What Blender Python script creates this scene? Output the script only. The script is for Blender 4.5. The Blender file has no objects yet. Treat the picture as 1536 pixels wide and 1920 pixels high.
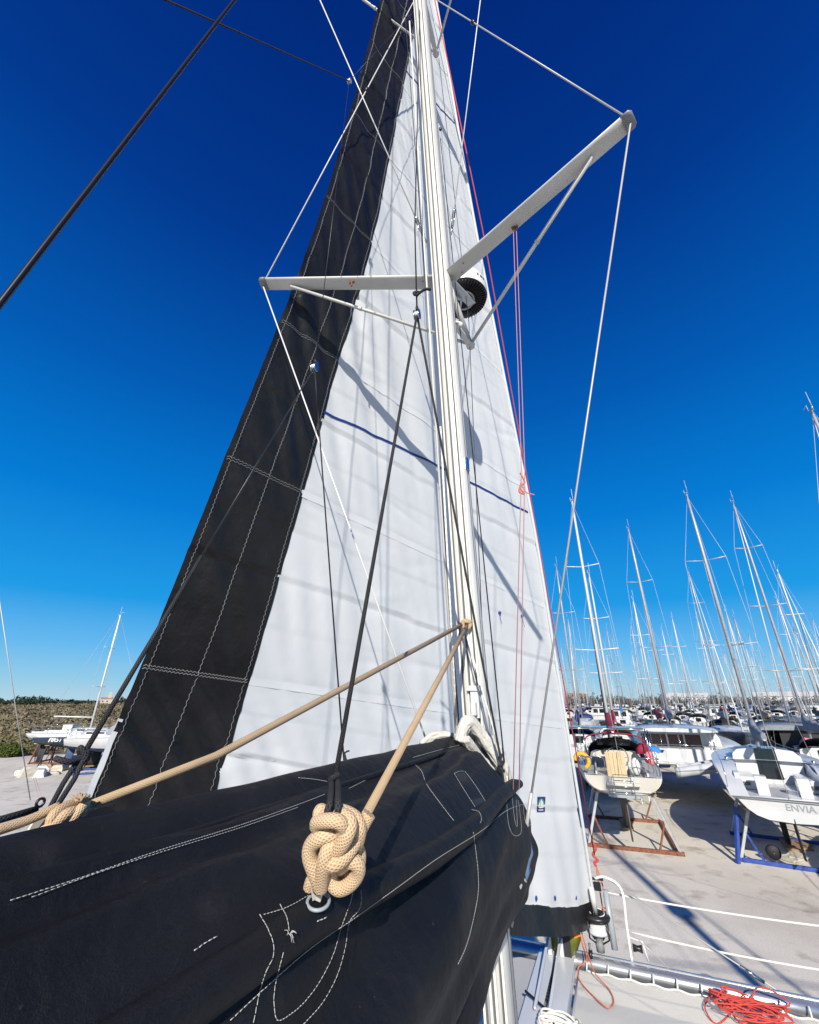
import bpy, math, random
from mathutils import Vector, Matrix, noise
from mathutils.bvhtree import BVHTree
rnd = random.Random(7)
R = math.radians
scene = bpy.context.scene
col = scene.collection

# ------------------------------------------------------------------ camera, sky, sun, exposure
EYE = 5.5                                    # eye height above the yard
FPX, TH = 807.0, math.atan(352 / 807.0)      # focal length in photo pixels, upward pitch
cam_d = bpy.data.cameras.new('camera')
cam_d.sensor_fit = 'VERTICAL'
cam_d.angle_y = 2 * math.atan(960 / FPX)
cam_d.clip_start = 0.05
cam_d.clip_end = 6000
cam = bpy.data.objects.new('camera', cam_d)
cam.location = (0, 0, EYE)
cam.rotation_euler = (math.pi / 2 + TH, 0, 0)
col.objects.link(cam)
scene.camera = cam

SUN_EL, SUN_AZ = 28.5, 5.2                   # light travels towards azimuth SUN_AZ (right of +Y)
world = bpy.data.worlds.new('World')
scene.world = world
world.use_nodes = True
wn, wl = world.node_tree.nodes, world.node_tree.links
wn.clear()
w_out = wn.new('ShaderNodeOutputWorld'); w_bg = wn.new('ShaderNodeBackground')
w_sky = wn.new('ShaderNodeTexSky'); w_sky.sky_type = 'NISHITA'; w_sky.sun_disc = False
w_sky.sun_elevation = R(SUN_EL); w_sky.sun_rotation = R(180 + SUN_AZ)
w_sky.air_density = 1.0; w_sky.dust_density = 0.25; w_sky.ozone_density = 3.0; w_sky.altitude = 0
# clear polarised sky: the Nishita sky is tinted by a ramp over elevation that is the same all round
w_tc = wn.new('ShaderNodeTexCoord'); w_sep = wn.new('ShaderNodeSeparateXYZ'); w_rmp = wn.new('ShaderNodeValToRGB'); w_mix = wn.new('ShaderNodeMix')
wl.new(w_tc.outputs['Generated'], w_sep.inputs[0]); wl.new(w_sep.outputs['Z'], w_rmp.inputs[0])
SKY = [(0.0, (4.6, 6.6, 7.8)), (0.035, (2.9, 6.0, 8.2)), (0.09, (1.35, 4.9, 8.7)), (0.18, (0.12, 3.3, 8.0)), (0.36, (0.0, 2.0, 6.6)), (0.57, (0.0, 1.05, 4.6)), (0.80, (0.0, 0.40, 2.75)), (1.0, (0.0, 0.17, 1.75))]
el = w_rmp.color_ramp.elements
el[0].position, el[0].color = SKY[0][0], (*[q / 10 for q in SKY[0][1]], 1); el[1].position, el[1].color = SKY[-1][0], (*[q / 10 for q in SKY[-1][1]], 1)
for p_, c_ in SKY[1:-1]: e_ = el.new(p_); e_.color = (*[q / 10 for q in c_], 1)
w_gain = wn.new('ShaderNodeMix'); w_gain.data_type = 'RGBA'; w_gain.blend_type = 'MULTIPLY'; w_gain.inputs['Factor'].default_value = 1.0
wl.new(w_rmp.outputs[0], w_gain.inputs['A']); w_gain.inputs['B'].default_value = (10, 10, 10, 1)
w_mix.data_type = 'RGBA'; w_mix.inputs['Factor'].default_value = 0.985
wl.new(w_sky.outputs[0], w_mix.inputs['A']); wl.new(w_gain.outputs['Result'], w_mix.inputs['B'])
wl.new(w_mix.outputs['Result'], w_bg.inputs['Color'])
w_bg.inputs['Strength'].default_value = 0.076
wl.new(w_bg.outputs[0], w_out.inputs[0])

sun_d = bpy.data.lights.new('sun', 'SUN'); sun_d.energy = 5.0; sun_d.angle = R(0.53); sun_d.color = (1.0, 0.94, 0.83)
sun = bpy.data.objects.new('sun', sun_d); col.objects.link(sun)
sdir = Vector((math.sin(R(SUN_AZ)) * math.cos(R(SUN_EL)), math.cos(R(SUN_AZ)) * math.cos(R(SUN_EL)), -math.sin(R(SUN_EL))))
sun.rotation_euler = sdir.to_track_quat('-Z', 'Y').to_euler()
sun.location = (-3, -20, 30)

scene.view_settings.view_transform = 'Standard'
scene.view_settings.look = 'None'
scene.view_settings.exposure = 0.4
scene.view_settings.gamma = 1.0
scene.render.engine = 'CYCLES'
scene.render.resolution_x, scene.render.resolution_y = 819, 1024

# ------------------------------------------------------------------ pixel and boat-frame helpers
CT, ST = math.cos(TH), math.sin(TH)
def ray(px, py):
    X, Y = px - 768, 960 - py
    return Vector((X, FPX * CT - Y * ST, FPX * ST + Y * CT))
def G(px, py, z=0.0):                         # pixel on the horizontal plane at height z
    d = ray(px, py); t = (z - EYE) / d.z
    return Vector((d.x * t, d.y * t, z))
def atz(px, py, zc):                          # pixel at a depth along the view axis
    d = ray(px, py); t = zc / FPX
    return Vector((d.x * t, d.y * t, EYE + d.z * t))
def proj(P):
    x, y, z = P[0], P[1], P[2] - EYE
    zc = y * CT + z * ST
    return 768 + FPX * x / zc, 960 - FPX * (z * CT - y * ST) / zc, zc
HA = R(23.53)                                 # heading of the sailing catamaran, right of +Y
FV = Vector((math.sin(HA), math.cos(HA), 0)); SV = Vector((math.cos(HA), -math.sin(HA), 0))
OB = Vector((0.406, 3.0, EYE))
def B(a, s, z): return OB + FV * a + SV * s + Vector((0, 0, z))   # forward, starboard, above the eye
def w2b(P):
    d = Vector(P) - OB
    return d.dot(FV), d.dot(SV), d.z
def onstar(px, py, s):
    d = ray(px, py); o = Vector((OB.x, OB.y, 0)); t = (s + o.dot(SV)) / d.dot(SV)
    return Vector((d.x * t, d.y * t, EYE + d.z * t))
def onfwd(px, py, a):
    d = ray(px, py); o = Vector((OB.x, OB.y, 0)); t = (a + o.dot(FV)) / d.dot(FV)
    return Vector((d.x * t, d.y * t, EYE + d.z * t))
def lerp(a, b, t): return a + (b - a) * t
def interp(tab, x):
    if x <= tab[0][0]: return tab[0][1]
    for (x0, y0), (x1, y1) in zip(tab, tab[1:]):
        if x <= x1: return y0 + (y1 - y0) * (x - x0) / (x1 - x0)
    return tab[-1][1]
def spline(pts, n=6, closed=False):           # Catmull-Rom through 3-D points
    pts = [Vector(p) for p in pts]
    if len(pts) < 3: return pts
    out = []
    N = len(pts)
    rng = range(N) if closed else range(N - 1)
    for i in rng:
        p1, p2 = pts[i], pts[(i + 1) % N]
        p0 = pts[(i - 1) % N] if (closed or i > 0) else p1 * 2 - p2
        p3 = pts[(i + 2) % N] if (closed or i < N - 2) else p2 * 2 - p1
        for k in range(n):
            t = k / n
            out.append(0.5 * ((2 * p1) + (p2 - p0) * t + (2 * p0 - 5 * p1 + 4 * p2 - p3) * t * t + (3 * p1 - p0 - 3 * p2 + p3) * t ** 3))
    if not closed: out.append(pts[-1])
    return out
def nz(x, y=0.0, z=0.0): return noise.noise(Vector((x, y, z)))

# ------------------------------------------------------------------ materials
MATS = {}
ALB = 0.82                                    # albedo scale that goes with the exposure above
def mat(name, c, rough=0.5, metal=0.0, c2=None, ns=6.0, bump=0.0, bs=40.0, spec=0.5, coat=0.0, trans=0.0, detail=4.0, stretch=None, sheen=0.0):
    c = tuple(q * ALB for q in c); c2 = tuple(q * ALB for q in c2) if c2 else None
    m = bpy.data.materials.new(name); m.use_nodes = True
    nt = m.node_tree; p = nt.nodes['Principled BSDF']
    p.inputs['Base Color'].default_value = (*c, 1); p.inputs['Roughness'].default_value = rough
    p.inputs['Metallic'].default_value = metal; p.inputs['Specular IOR Level'].default_value = spec
    if coat: p.inputs['Coat Weight'].default_value = coat; p.inputs['Coat Roughness'].default_value = 0.08
    if sheen: p.inputs['Sheen Weight'].default_value = sheen
    tc = nt.nodes.new('ShaderNodeTexCoord'); mp = nt.nodes.new('ShaderNodeMapping')
    nt.links.new(tc.outputs['Object'], mp.inputs[0])
    if stretch: mp.inputs['Scale'].default_value = stretch
    if c2:
        n = nt.nodes.new('ShaderNodeTexNoise'); n.inputs['Scale'].default_value = ns; n.inputs['Detail'].default_value = detail
        nt.links.new(mp.outputs[0], n.inputs['Vector'])
        r = nt.nodes.new('ShaderNodeValToRGB'); r.color_ramp.elements[0].position = 0.35; r.color_ramp.elements[1].position = 0.68
        r.color_ramp.elements[0].color = (*c, 1); r.color_ramp.elements[1].color = (*c2, 1)
        nt.links.new(n.outputs[0], r.inputs[0]); nt.links.new(r.outputs[0], p.inputs['Base Color'])
    if bump:
        n2 = nt.nodes.new('ShaderNodeTexNoise'); n2.inputs['Scale'].default_value = bs; n2.inputs['Detail'].default_value = 3
        nt.links.new(mp.outputs[0], n2.inputs['Vector'])
        b = nt.nodes.new('ShaderNodeBump'); b.inputs['Strength'].default_value = bump; b.inputs['Distance'].default_value = 0.02
        nt.links.new(n2.outputs[0], b.inputs['Height']); nt.links.new(b.outputs[0], p.inputs['Normal'])
    MATS[name] = m
    return m
def M(n): return MATS[n]
mat('sail_white', (0.655, 0.68, 0.70), 0.55, c2=(0.695, 0.715, 0.73), ns=1.3, bump=0.10, bs=9, spec=0.3)
mat('sail_black', (0.0065, 0.0065, 0.0075), 0.40, c2=(0.013, 0.0125, 0.0135), ns=3, bump=0.6, bs=10, spec=0.36)
mat('stitch_grey', (0.42, 0.42, 0.42), 0.8)
mat('stitch_white', (0.50, 0.50, 0.48), 0.85)
mat('stripe_blue', (0.005, 0.03, 0.21), 0.6)
mat('bag_black', (0.0085, 0.009, 0.0118), 0.6, c2=(0.0145, 0.015, 0.0185), ns=2.5, bump=0.22, bs=260, spec=0.26)
def bag_mat():
    m = MATS['bag_black']; nt = m.node_tree; p = nt.nodes['Principled BSDF']
    tc = nt.nodes.new('ShaderNodeTexCoord'); L = nt.links
    def tn(sc, det=4, vec=None):
        n = nt.nodes.new('ShaderNodeTexNoise'); n.inputs['Scale'].default_value = sc; n.inputs['Detail'].default_value = det
        L.new(vec or tc.outputs['Object'], n.inputs['Vector']); return n.outputs[0]
    def ramp(i, a, b, p0, p1):
        r = nt.nodes.new('ShaderNodeValToRGB'); r.color_ramp.elements[0].position, r.color_ramp.elements[1].position = p0, p1
        r.color_ramp.elements[0].color, r.color_ramp.elements[1].color = (*a, 1), (*b, 1); L.new(i, r.inputs[0]); return r.outputs[0]
    def mix(t, a, b, f=1.0):
        x = nt.nodes.new('ShaderNodeMix'); x.data_type = 'RGBA'; x.blend_type = t; x.inputs['Factor'].default_value = f; L.new(a, x.inputs['A']); L.new(b, x.inputs['B']); return x.outputs['Result']
    base = ramp(tn(3.0, 6), (0.0035, 0.004, 0.006), (0.0072, 0.0077, 0.0105), .35, .7)
    weave = ramp(tn(420, 2), (0.55, 0.55, 0.55), (1.5, 1.5, 1.5), .3, .7)
    dust = ramp(tn(7.0, 9), (0, 0, 0), (0.012, 0.0115, 0.011), .58, .82)
    spots = ramp(tn(55.0, 2), (0, 0, 0), (0.03, 0.03, 0.03), .73, .80)
    L.new(mix('ADD', mix('ADD', mix('MULTIPLY', base, weave), dust), spots), p.inputs['Base Color'])
    b = nt.nodes.new('ShaderNodeBump'); b.inputs['Strength'].default_value = .35; b.inputs['Distance'].default_value = .004; L.new(tn(420, 2), b.inputs['Height'])
    b2 = nt.nodes.new('ShaderNodeBump'); b2.inputs['Strength'].default_value = .5; b2.inputs['Distance'].default_value = .02; L.new(tn(16, 3), b2.inputs['Height']); L.new(b.outputs[0], b2.inputs['Normal']); L.new(b2.outputs[0], p.inputs['Normal'])
bag_mat()
mat('bag_patch', (0.012, 0.013, 0.018), 0.7, c2=(0.022, 0.024, 0.03), ns=14)
mat('mast_white', (0.74, 0.73, 0.68), 0.38, c2=(0.80, 0.79, 0.75), ns=1.5, spec=0.5, stretch=(8, 8, 1))
mat('mast_grey', (0.60, 0.61, 0.61), 0.4, c2=(0.66, 0.66, 0.64), ns=2)
mat('spreader', (0.60, 0.59, 0.54), 0.42, c2=(0.70, 0.69, 0.65), ns=3, spec=0.4)
mat('seam_dark', (0.12, 0.12, 0.115), 0.6)
mat('wire', (0.50, 0.49, 0.47), 0.5, metal=0.3)
mat('wire_white', (0.78, 0.77, 0.74), 0.35)
mat('wire_dark', (0.014, 0.014, 0.016), 0.35, metal=0.2)
mat('steel', (0.72, 0.72, 0.72), 0.18, metal=1.0)
mat('alu', (0.74, 0.75, 0.76), 0.26, metal=0.85, c2=(0.66, 0.67, 0.68), ns=3, stretch=(1, 9, 9))
mat('black_plastic', (0.012, 0.012, 0.013), 0.4)
mat('grey_plastic', (0.22, 0.23, 0.24), 0.45)
mat('white_plastic', (0.80, 0.80, 0.78), 0.3)
mat('canvas_beige', (0.56, 0.54, 0.49), 0.85, c2=(0.66, 0.64, 0.59), ns=12, bump=0.3, bs=60, spec=0.2)
mat('webbing', (0.66, 0.60, 0.49), 0.85, c2=(0.74, 0.69, 0.58), ns=60)
mat('gel_white', (0.72, 0.725, 0.72), 0.3, c2=(0.64, 0.65, 0.655), ns=1.4, coat=0.3)
mat('gel_white2', (0.70, 0.71, 0.72), 0.4, c2=(0.78, 0.78, 0.77), ns=0.9)
mat('gel_cream', (0.66, 0.635, 0.56), 0.32, c2=(0.58, 0.555, 0.485), ns=1.2, coat=0.25)
mat('gel_navy', (0.018, 0.045, 0.085), 0.22, c2=(0.025, 0.058, 0.10), ns=1.5, coat=0.5)
mat('gel_grey', (0.34, 0.37, 0.40), 0.4)
mat('antifoul_black', (0.025, 0.026, 0.03), 0.8, c2=(0.05, 0.05, 0.05), ns=3)
mat('antifoul_red', (0.16, 0.05, 0.035), 0.8, c2=(0.22, 0.09, 0.06), ns=3)
mat('antifoul_blue', (0.03, 0.07, 0.17), 0.8, c2=(0.06, 0.10, 0.2), ns=3)
mat('antifoul_brown', (0.16, 0.12, 0.085), 0.85, c2=(0.26, 0.20, 0.15), ns=4)
mat('glass_dark', (0.012, 0.013, 0.015), 0.06, spec=0.8)
mat('curtain', (0.06, 0.018, 0.015), 0.5, c2=(0.12, 0.05, 0.045), ns=9, coat=0.6)
mat('cover_red', (0.32, 0.012, 0.045), 0.75, c2=(0.22, 0.01, 0.03), ns=7, bump=0.5, bs=6)
mat('cover_blue', (0.012, 0.03, 0.14), 0.75, c2=(0.02, 0.05, 0.20), ns=7, bump=0.5, bs=6)
mat('cover_sky', (0.03, 0.20, 0.60), 0.7, c2=(0.05, 0.26, 0.68), ns=7)
mat('cover_grey', (0.20, 0.22, 0.25), 0.75, c2=(0.28, 0.30, 0.33), ns=6)
mat('cover_tan', (0.34, 0.28, 0.20), 0.8, c2=(0.40, 0.34, 0.25), ns=6)
mat('cover_black', (0.02, 0.02, 0.022), 0.7)
mat('wood', (0.30, 0.19, 0.10), 0.6, c2=(0.40, 0.27, 0.15), ns=5, stretch=(1, 8, 1))
mat('wood_light', (0.62, 0.46, 0.26), 0.6, c2=(0.68, 0.52, 0.31), ns=8, stretch=(9, 1, 1))
mat('rust', (0.17, 0.055, 0.03), 0.85, c2=(0.28, 0.11, 0.06), ns=9)
mat('paint_blue', (0.025, 0.06, 0.30), 0.5, c2=(0.04, 0.10, 0.40), ns=7)
mat('galv', (0.46, 0.47, 0.49), 0.45, metal=0.3, c2=(0.56, 0.57, 0.58), ns=6)
mat('rope_red', (0.55, 0.06, 0.045), 0.75)
mat('rope_orange', (0.60, 0.16, 0.06), 0.75)
mat('rope_pink', (0.52, 0.24, 0.26), 0.75)
mat('rope_white', (0.74, 0.73, 0.68), 0.75)
mat('orange', (0.75, 0.20, 0.03), 0.6)
mat('yellow_float', (0.72, 0.40, 0.03), 0.55)
mat('pink_red', (0.72, 0.12, 0.16), 0.6, c2=(0.80, 0.35, 0.38), ns=9)
mat('inflatable', (0.55, 0.57, 0.60), 0.5, c2=(0.62, 0.64, 0.66), ns=4)
mat('solar', (0.02, 0.03, 0.06), 0.15, coat=0.5)
mat('bag_green', (0.10, 0.115, 0.012), 0.5, c2=(0.16, 0.165, 0.016), ns=9)
mat('deck_tread', (0.60, 0.61, 0.61), 0.75, bump=0.3, bs=120)
mat('tile_roof', (0.42, 0.24, 0.16), 0.8); mat('house_wall', (0.60, 0.52, 0.42), 0.85)
mat('shed_white', (0.66, 0.66, 0.64), 0.7); mat('sticker_blue', (0.012, 0.03, 0.16), 0.4); mat('sticker_sky', (0.05, 0.20, 0.42), 0.4, c2=(0.25, 0.42, 0.58), ns=18)
mat('sticker_green', (0.03, 0.30, 0.26), 0.4); mat('plaster', (0.62, 0.58, 0.50), 0.85, c2=(0.5, 0.46, 0.38), ns=7)

def rope_mat(name, c1, c2, rows=10.0, along=95.0, bump=0.6):   # braided cover driven by the tube's own UVs
    m = bpy.data.materials.new(name); m.use_nodes = True; nt = m.node_tree; p = nt.nodes['Principled BSDF']
    p.inputs['Roughness'].default_value = 0.85; p.inputs['Specular IOR Level'].default_value = 0.2
    uv = nt.nodes.new('ShaderNodeUVMap'); mp = nt.nodes.new('ShaderNodeMapping')
    nt.links.new(uv.outputs[0], mp.inputs[0]); mp.inputs['Scale'].default_value = (rows, along, 1)
    sp = nt.nodes.new('ShaderNodeSeparateXYZ'); nt.links.new(mp.outputs[0], sp.inputs[0])
    def mth(op, a, b=None):
        n = nt.nodes.new('ShaderNodeMath'); n.operation = op
        for i, q in enumerate((a, b)):
            if q is None: continue
            if isinstance(q, (int, float)): n.inputs[i].default_value = q
            else: nt.links.new(q, n.inputs[i])
        return n.outputs[0]
    s1 = mth('SINE', mth('MULTIPLY', mth('ADD', sp.outputs[0], sp.outputs[1]), 6.2832))
    s2 = mth('SINE', mth('MULTIPLY', mth('SUBTRACT', sp.outputs[0], sp.outputs[1]), 6.2832))
    h = mth('MAXIMUM', s1, s2)
    f = mth('MULTIPLY_ADD', h, 0.5); f.node.inputs[2].default_value = 0.5
    n = nt.nodes.new('ShaderNodeTexNoise'); n.inputs['Scale'].default_value = 30; nt.links.new(uv.outputs[0], n.inputs['Vector'])
    n3 = nt.nodes.new('ShaderNodeTexNoise'); n3.inputs['Scale'].default_value = 14; n3.inputs['Detail'].default_value = 5; tc3 = nt.nodes.new('ShaderNodeTexCoord'); nt.links.new(tc3.outputs['Object'], n3.inputs['Vector'])
    g = mth('MULTIPLY', mth('MULTIPLY', f, mth('ADD', n.outputs[0], 0.45)), mth('MULTIPLY_ADD', n3.outputs[0], 1.6)); g.node.inputs[1].links[0].from_node.inputs[2].default_value = 0.2
    r = nt.nodes.new('ShaderNodeMix'); r.data_type = 'RGBA'
    r.inputs['A'].default_value = (*c1, 1); r.inputs['B'].default_value = (*c2, 1); nt.links.new(g, r.inputs['Factor'])
    nt.links.new(r.outputs['Result'], p.inputs['Base Color'])
    b = nt.nodes.new('ShaderNodeBump'); b.inputs['Strength'].default_value = bump; b.inputs['Distance'].default_value = 0.003
    nt.links.new(f, b.inputs['Height']); nt.links.new(b.outputs[0], p.inputs['Normal'])
    MATS[name] = m
rope_mat('rope_tan', (0.42, 0.27, 0.145), (0.60, 0.445, 0.29), 11, 150)
rope_mat('rope_tan_pale', (0.36, 0.245, 0.145), (0.48, 0.36, 0.23), 9, 150)
rope_mat('rope_black', (0.006, 0.006, 0.007), (0.045, 0.045, 0.05), 5, 130)
rope_mat('rope_fleck', (0.62, 0.60, 0.55), (0.72, 0.70, 0.66), 2, 22)
rope_mat('rope_coil', (0.58, 0.56, 0.50), (0.76, 0.74, 0.68), 3, 60)

def ground_mat():
    m = bpy.data.materials.new('concrete_yard'); m.use_nodes = True; nt = m.node_tree; p = nt.nodes['Principled BSDF']
    p.inputs['Roughness'].default_value = 0.92; p.inputs['Specular IOR Level'].default_value = 0.2
    tc = nt.nodes.new('ShaderNodeTexCoord')
    def tn(s, d=6, rough=0.6):
        n = nt.nodes.new('ShaderNodeTexNoise'); n.inputs['Scale'].default_value = s; n.inputs['Detail'].default_value = d
        n.inputs['Roughness'].default_value = rough; nt.links.new(tc.outputs['Object'], n.inputs['Vector']); return n.outputs[0]
    def ramp(i, stops):
        r = nt.nodes.new('ShaderNodeValToRGB'); e = r.color_ramp.elements
        e[0].position, e[0].color = stops[0][0], (*stops[0][1], 1); e[1].position, e[1].color = stops[-1][0], (*stops[-1][1], 1)
        for s in stops[1:-1]: q = e.new(s[0]); q.color = (*s[1], 1)
        nt.links.new(i, r.inputs[0]); return r.outputs[0]
    def mix(t, a, b, f):
        x = nt.nodes.new('ShaderNodeMix'); x.data_type = 'RGBA'; x.blend_type = t
        x.inputs['Factor'].default_value = f; nt.links.new(a, x.inputs['A']); nt.links.new(b, x.inputs['B']); return x.outputs['Result']
    base = ramp(tn(0.22, 8), [(0.3, (0.53, 0.48, 0.41)), (0.52, (0.645, 0.595, 0.515)), (0.72, (0.70, 0.65, 0.57))])
    spots = ramp(tn(1.1, 5), [(0.30, (0.50, 0.47, 0.43)), (0.46, (1, 1, 1)), (1.0, (1, 1, 1))])
    fine = ramp(tn(26, 4, 0.8), [(0.30, (0.66, 0.65, 0.63)), (0.5, (0.97, 0.97, 0.97)), (0.75, (1.1, 1.1, 1.08))])
    v = nt.nodes.new('ShaderNodeTexVoronoi'); v.feature = 'DISTANCE_TO_EDGE'; v.inputs['Scale'].default_value = 0.16
    nw = nt.nodes.new('ShaderNodeTexNoise'); nw.inputs['Scale'].default_value = 0.9; nt.links.new(tc.outputs['Object'], nw.inputs['Vector'])
    wx = nt.nodes.new('ShaderNodeMix'); wx.data_type = 'RGBA'; wx.inputs['Factor'].default_value = 0.45
    nt.links.new(tc.outputs['Object'], wx.inputs['A']); nt.links.new(nw.outputs['Color'], wx.inputs['B']); nt.links.new(wx.outputs['Result'], v.inputs['Vector'])
    crack = ramp(v.outputs['Distance'], [(0.0, (0.72, 0.71, 0.69)), (0.006, (1, 1, 1)), (1.0, (1, 1, 1))])
    c = mix('MULTIPLY', base, spots, 0.7); c = mix('MULTIPLY', c, fine, 0.75); c = mix('MULTIPLY', c, crack, 0.8)
    nt.links.new(c, p.inputs['Base Color'])
    b = nt.nodes.new('ShaderNodeBump'); b.inputs['Strength'].default_value = 0.5; b.inputs['Distance'].default_value = 0.02
    nt.links.new(tn(30, 5), b.inputs['Height']); nt.links.new(b.outputs[0], p.inputs['Normal'])
    MATS['concrete_yard'] = m
ground_mat()
mat('scrub_soil', (0.15, 0.125, 0.075), 0.95, c2=(0.22, 0.19, 0.12), ns=0.05, detail=8)
for nme, c in (('leaf_dry', (0.22, 0.175, 0.115)), ('leaf_grey', (0.10, 0.088, 0.06)), ('leaf_far', (0.075, 0.07, 0.058)), ('leaf_olive', (0.13, 0.12, 0.055)), ('leaf_green', (0.065, 0.09, 0.02)), ('reed', (0.30, 0.24, 0.14)), ('leaf_dark', (0.03, 0.045, 0.03))):
    mat(nme, c, 0.85, c2=tuple(q * 1.5 for q in c), ns=3, spec=0.15)
def net_mat():
    m = bpy.data.materials.new('trampoline_net'); m.use_nodes = True; nt = m.node_tree; p = nt.nodes['Principled BSDF']
    p.inputs['Base Color'].default_value = (0.62, 0.60, 0.54, 1); p.inputs['Roughness'].default_value = 0.9
    tc = nt.nodes.new('ShaderNodeTexCoord'); ck = []
    for d in ('X', 'Y'):
        w = nt.nodes.new('ShaderNodeTexWave'); w.bands_direction = d; w.inputs['Scale'].default_value = 17.0
        nt.links.new(tc.outputs['Object'], w.inputs['Vector']); ck.append(w.outputs['Fac'])
    mx = nt.nodes.new('ShaderNodeMath'); mx.operation = 'MAXIMUM'; nt.links.new(ck[0], mx.inputs[0]); nt.links.new(ck[1], mx.inputs[1])
    gt = nt.nodes.new('ShaderNodeMath'); gt.operation = 'GREATER_THAN'; gt.inputs[1].default_value = 0.62; nt.links.new(mx.outputs[0], gt.inputs[0])
    nt.links.new(gt.outputs[0], p.inputs['Alpha'])
    MATS['trampoline_net'] = m
net_mat()

# ------------------------------------------------------------------ mesh builder
class MB:
    def __init__(s): s.v = []; s.f = []; s.uv = {}; s.smooth = []
    def add(s, vs, fs, sm=False):
        o = len(s.v); s.v += [Vector(p) for p in vs]
        for f in fs: s.f.append([i + o for i in f]); s.smooth.append(sm)
        return o
    def box(s, c, d, rz=0.0, ax=None):
        c = Vector(c); hx, hy, hz = d[0] / 2, d[1] / 2, d[2] / 2
        if ax is None:
            ax = (Vector((math.cos(rz), math.sin(rz), 0)), Vector((-math.sin(rz), math.cos(rz), 0)), Vector((0, 0, 1)))
        vs = [c + ax[0] * x * hx + ax[1] * y * hy + ax[2] * z * hz for z in (-1, 1) for y in (-1, 1) for x in (-1, 1)]
        s.add(vs, [(0, 2, 3, 1), (4, 5, 7, 6), (0, 1, 5, 4), (2, 6, 7, 3), (0, 4, 6, 2), (1, 3, 7, 5)])
        return s
    def bar(s, p, q, w, h, up=Vector((0, 0, 1))):
        p, q = Vector(p), Vector(q); t = (q - p); L = t.length; t.normalize()
        x = t.cross(up)
        if x.length < 1e-4: x = t.cross(Vector((1, 0, 0)))
        x.normalize(); y = x.cross(t)
        return s.box((p + q) / 2, (w, L, h), ax=(x, t, y))
    def tube(s, path, r, n=6, cap=True, sec=None):
        path = [Vector(p) for p in path]
        if len(path) < 2: return s
        o = len(s.v); N = len(path); prevx = None; dist = 0.0
        rr = r if callable(r) else (lambda t: r)
        for i, p in enumerate(path):
            t = (path[min(i + 1, N - 1)] - path[max(i - 1, 0)])
            if t.length < 1e-9: t = Vector((0, 0, 1))
            t.normalize()
            if prevx is None:
                prevx = t.orthogonal().normalized()
            x = prevx - t * prevx.dot(t)
            if x.length < 1e-6: x = t.orthogonal()
            x.normalize(); prevx = x; y = t.cross(x)
            if i: dist += (p - path[i - 1]).length
            for k in range(n):
                a = 2 * math.pi * k / n
                q = rr(i / (N - 1))
                s.v.append(p + x * math.cos(a) * q + y * math.sin(a) * q)
                s.uv[len(s.v) - 1] = (k / n, dist)
        for i in range(N - 1):
            for k in range(n):
                k2 = (k + 1) % n
                s.f.append([o + i * n + k, o + i * n + k2, o + (i + 1) * n + k2, o + (i + 1) * n + k]); s.smooth.append(True)
        if cap:
            s.f.append([o + k for k in reversed(range(n))]); s.smooth.append(False)
            s.f.append([o + (N - 1) * n + k for k in range(n)]); s.smooth.append(False)
        return s
    def loft(s, secs, closed=True, cap=False, sm=True):
        o = len(s.v); n = len(secs[0])
        for sec in secs: s.v += [Vector(p) for p in sec]
        for i in range(len(secs) - 1):
            for k in range(n if closed else n - 1):
                k2 = (k + 1) % n
                s.f.append([o + i * n + k, o + i * n + k2, o + (i + 1) * n + k2, o + (i + 1) * n + k]); s.smooth.append(sm)
        if cap:
            s.f.append([o + k for k in reversed(range(n))]); s.smooth.append(False)
            s.f.append([o + (len(secs) - 1) * n + k for k in range(n)]); s.smooth.append(False)
        return s
    def grid(s, fn, nu, nv, sm=True):
        o = len(s.v)
        for j in range(nv + 1):
            for i in range(nu + 1): s.v.append(Vector(fn(i / nu, j / nv)))
        for j in range(nv):
            for i in range(nu):
                q = o + j * (nu + 1) + i
                s.f.append([q, q + 1, q + nu + 2, q + nu + 1]); s.smooth.append(sm)
        return s
    def lathe(s, c, prof, n=20, axis=Vector((0, 0, 1))):
        c = Vector(c); axis = axis.normalized(); x = axis.orthogonal().normalized(); y = axis.cross(x)
        return s.loft([[c + axis * z + (x * math.cos(2 * math.pi * k / n) + y * math.sin(2 * math.pi * k / n)) * r for k in range(n)] for r, z in prof])
    def ball(s, c, r, n=10, m=6, sc=(1, 1, 1)):
        c = Vector(c)
        return s.loft([[c + Vector((math.cos(2 * math.pi * k / n) * math.sin(a) * r * sc[0], math.sin(2 * math.pi * k / n) * math.sin(a) * r * sc[1], math.cos(a) * r * sc[2])) for k in range(n)] for a in [math.pi * (0.02 + 0.96 * j / m) for j in range(m + 1)]], cap=True)
    def build(s, name, m, parent=None, label=None):
        me = bpy.data.meshes.new(name); me.from_pydata([tuple(p) for p in s.v], [], s.f); me.update()
        me.polygons.foreach_set('use_smooth', s.smooth)
        if s.uv:
            ul = me.uv_layers.new(name='UVMap'); d = ul.data
            for poly in me.polygons:
                us = [s.uv.get(me.loops[li].vertex_index, (0, 0)) for li in poly.loop_indices]
                hi = max(u[0] for u in us)
                for li, u in zip(poly.loop_indices, us):
                    d[li].uv = (1.0 if (hi > 0.6 and u[0] == 0) else u[0], u[1])
        me.materials.append(M(m) if isinstance(m, str) else m)
        o = bpy.data.objects.new(name, me); col.objects.link(o)
        if parent is not None: o.parent = parent
        if label: o['label'] = label
        return o
def tag(o, label, cat, group=None, kind=None):
    if label: o['label'] = label
    if cat: o['category'] = cat
    if group: o['group'] = group
    if kind: o['kind'] = kind
    return o
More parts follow.
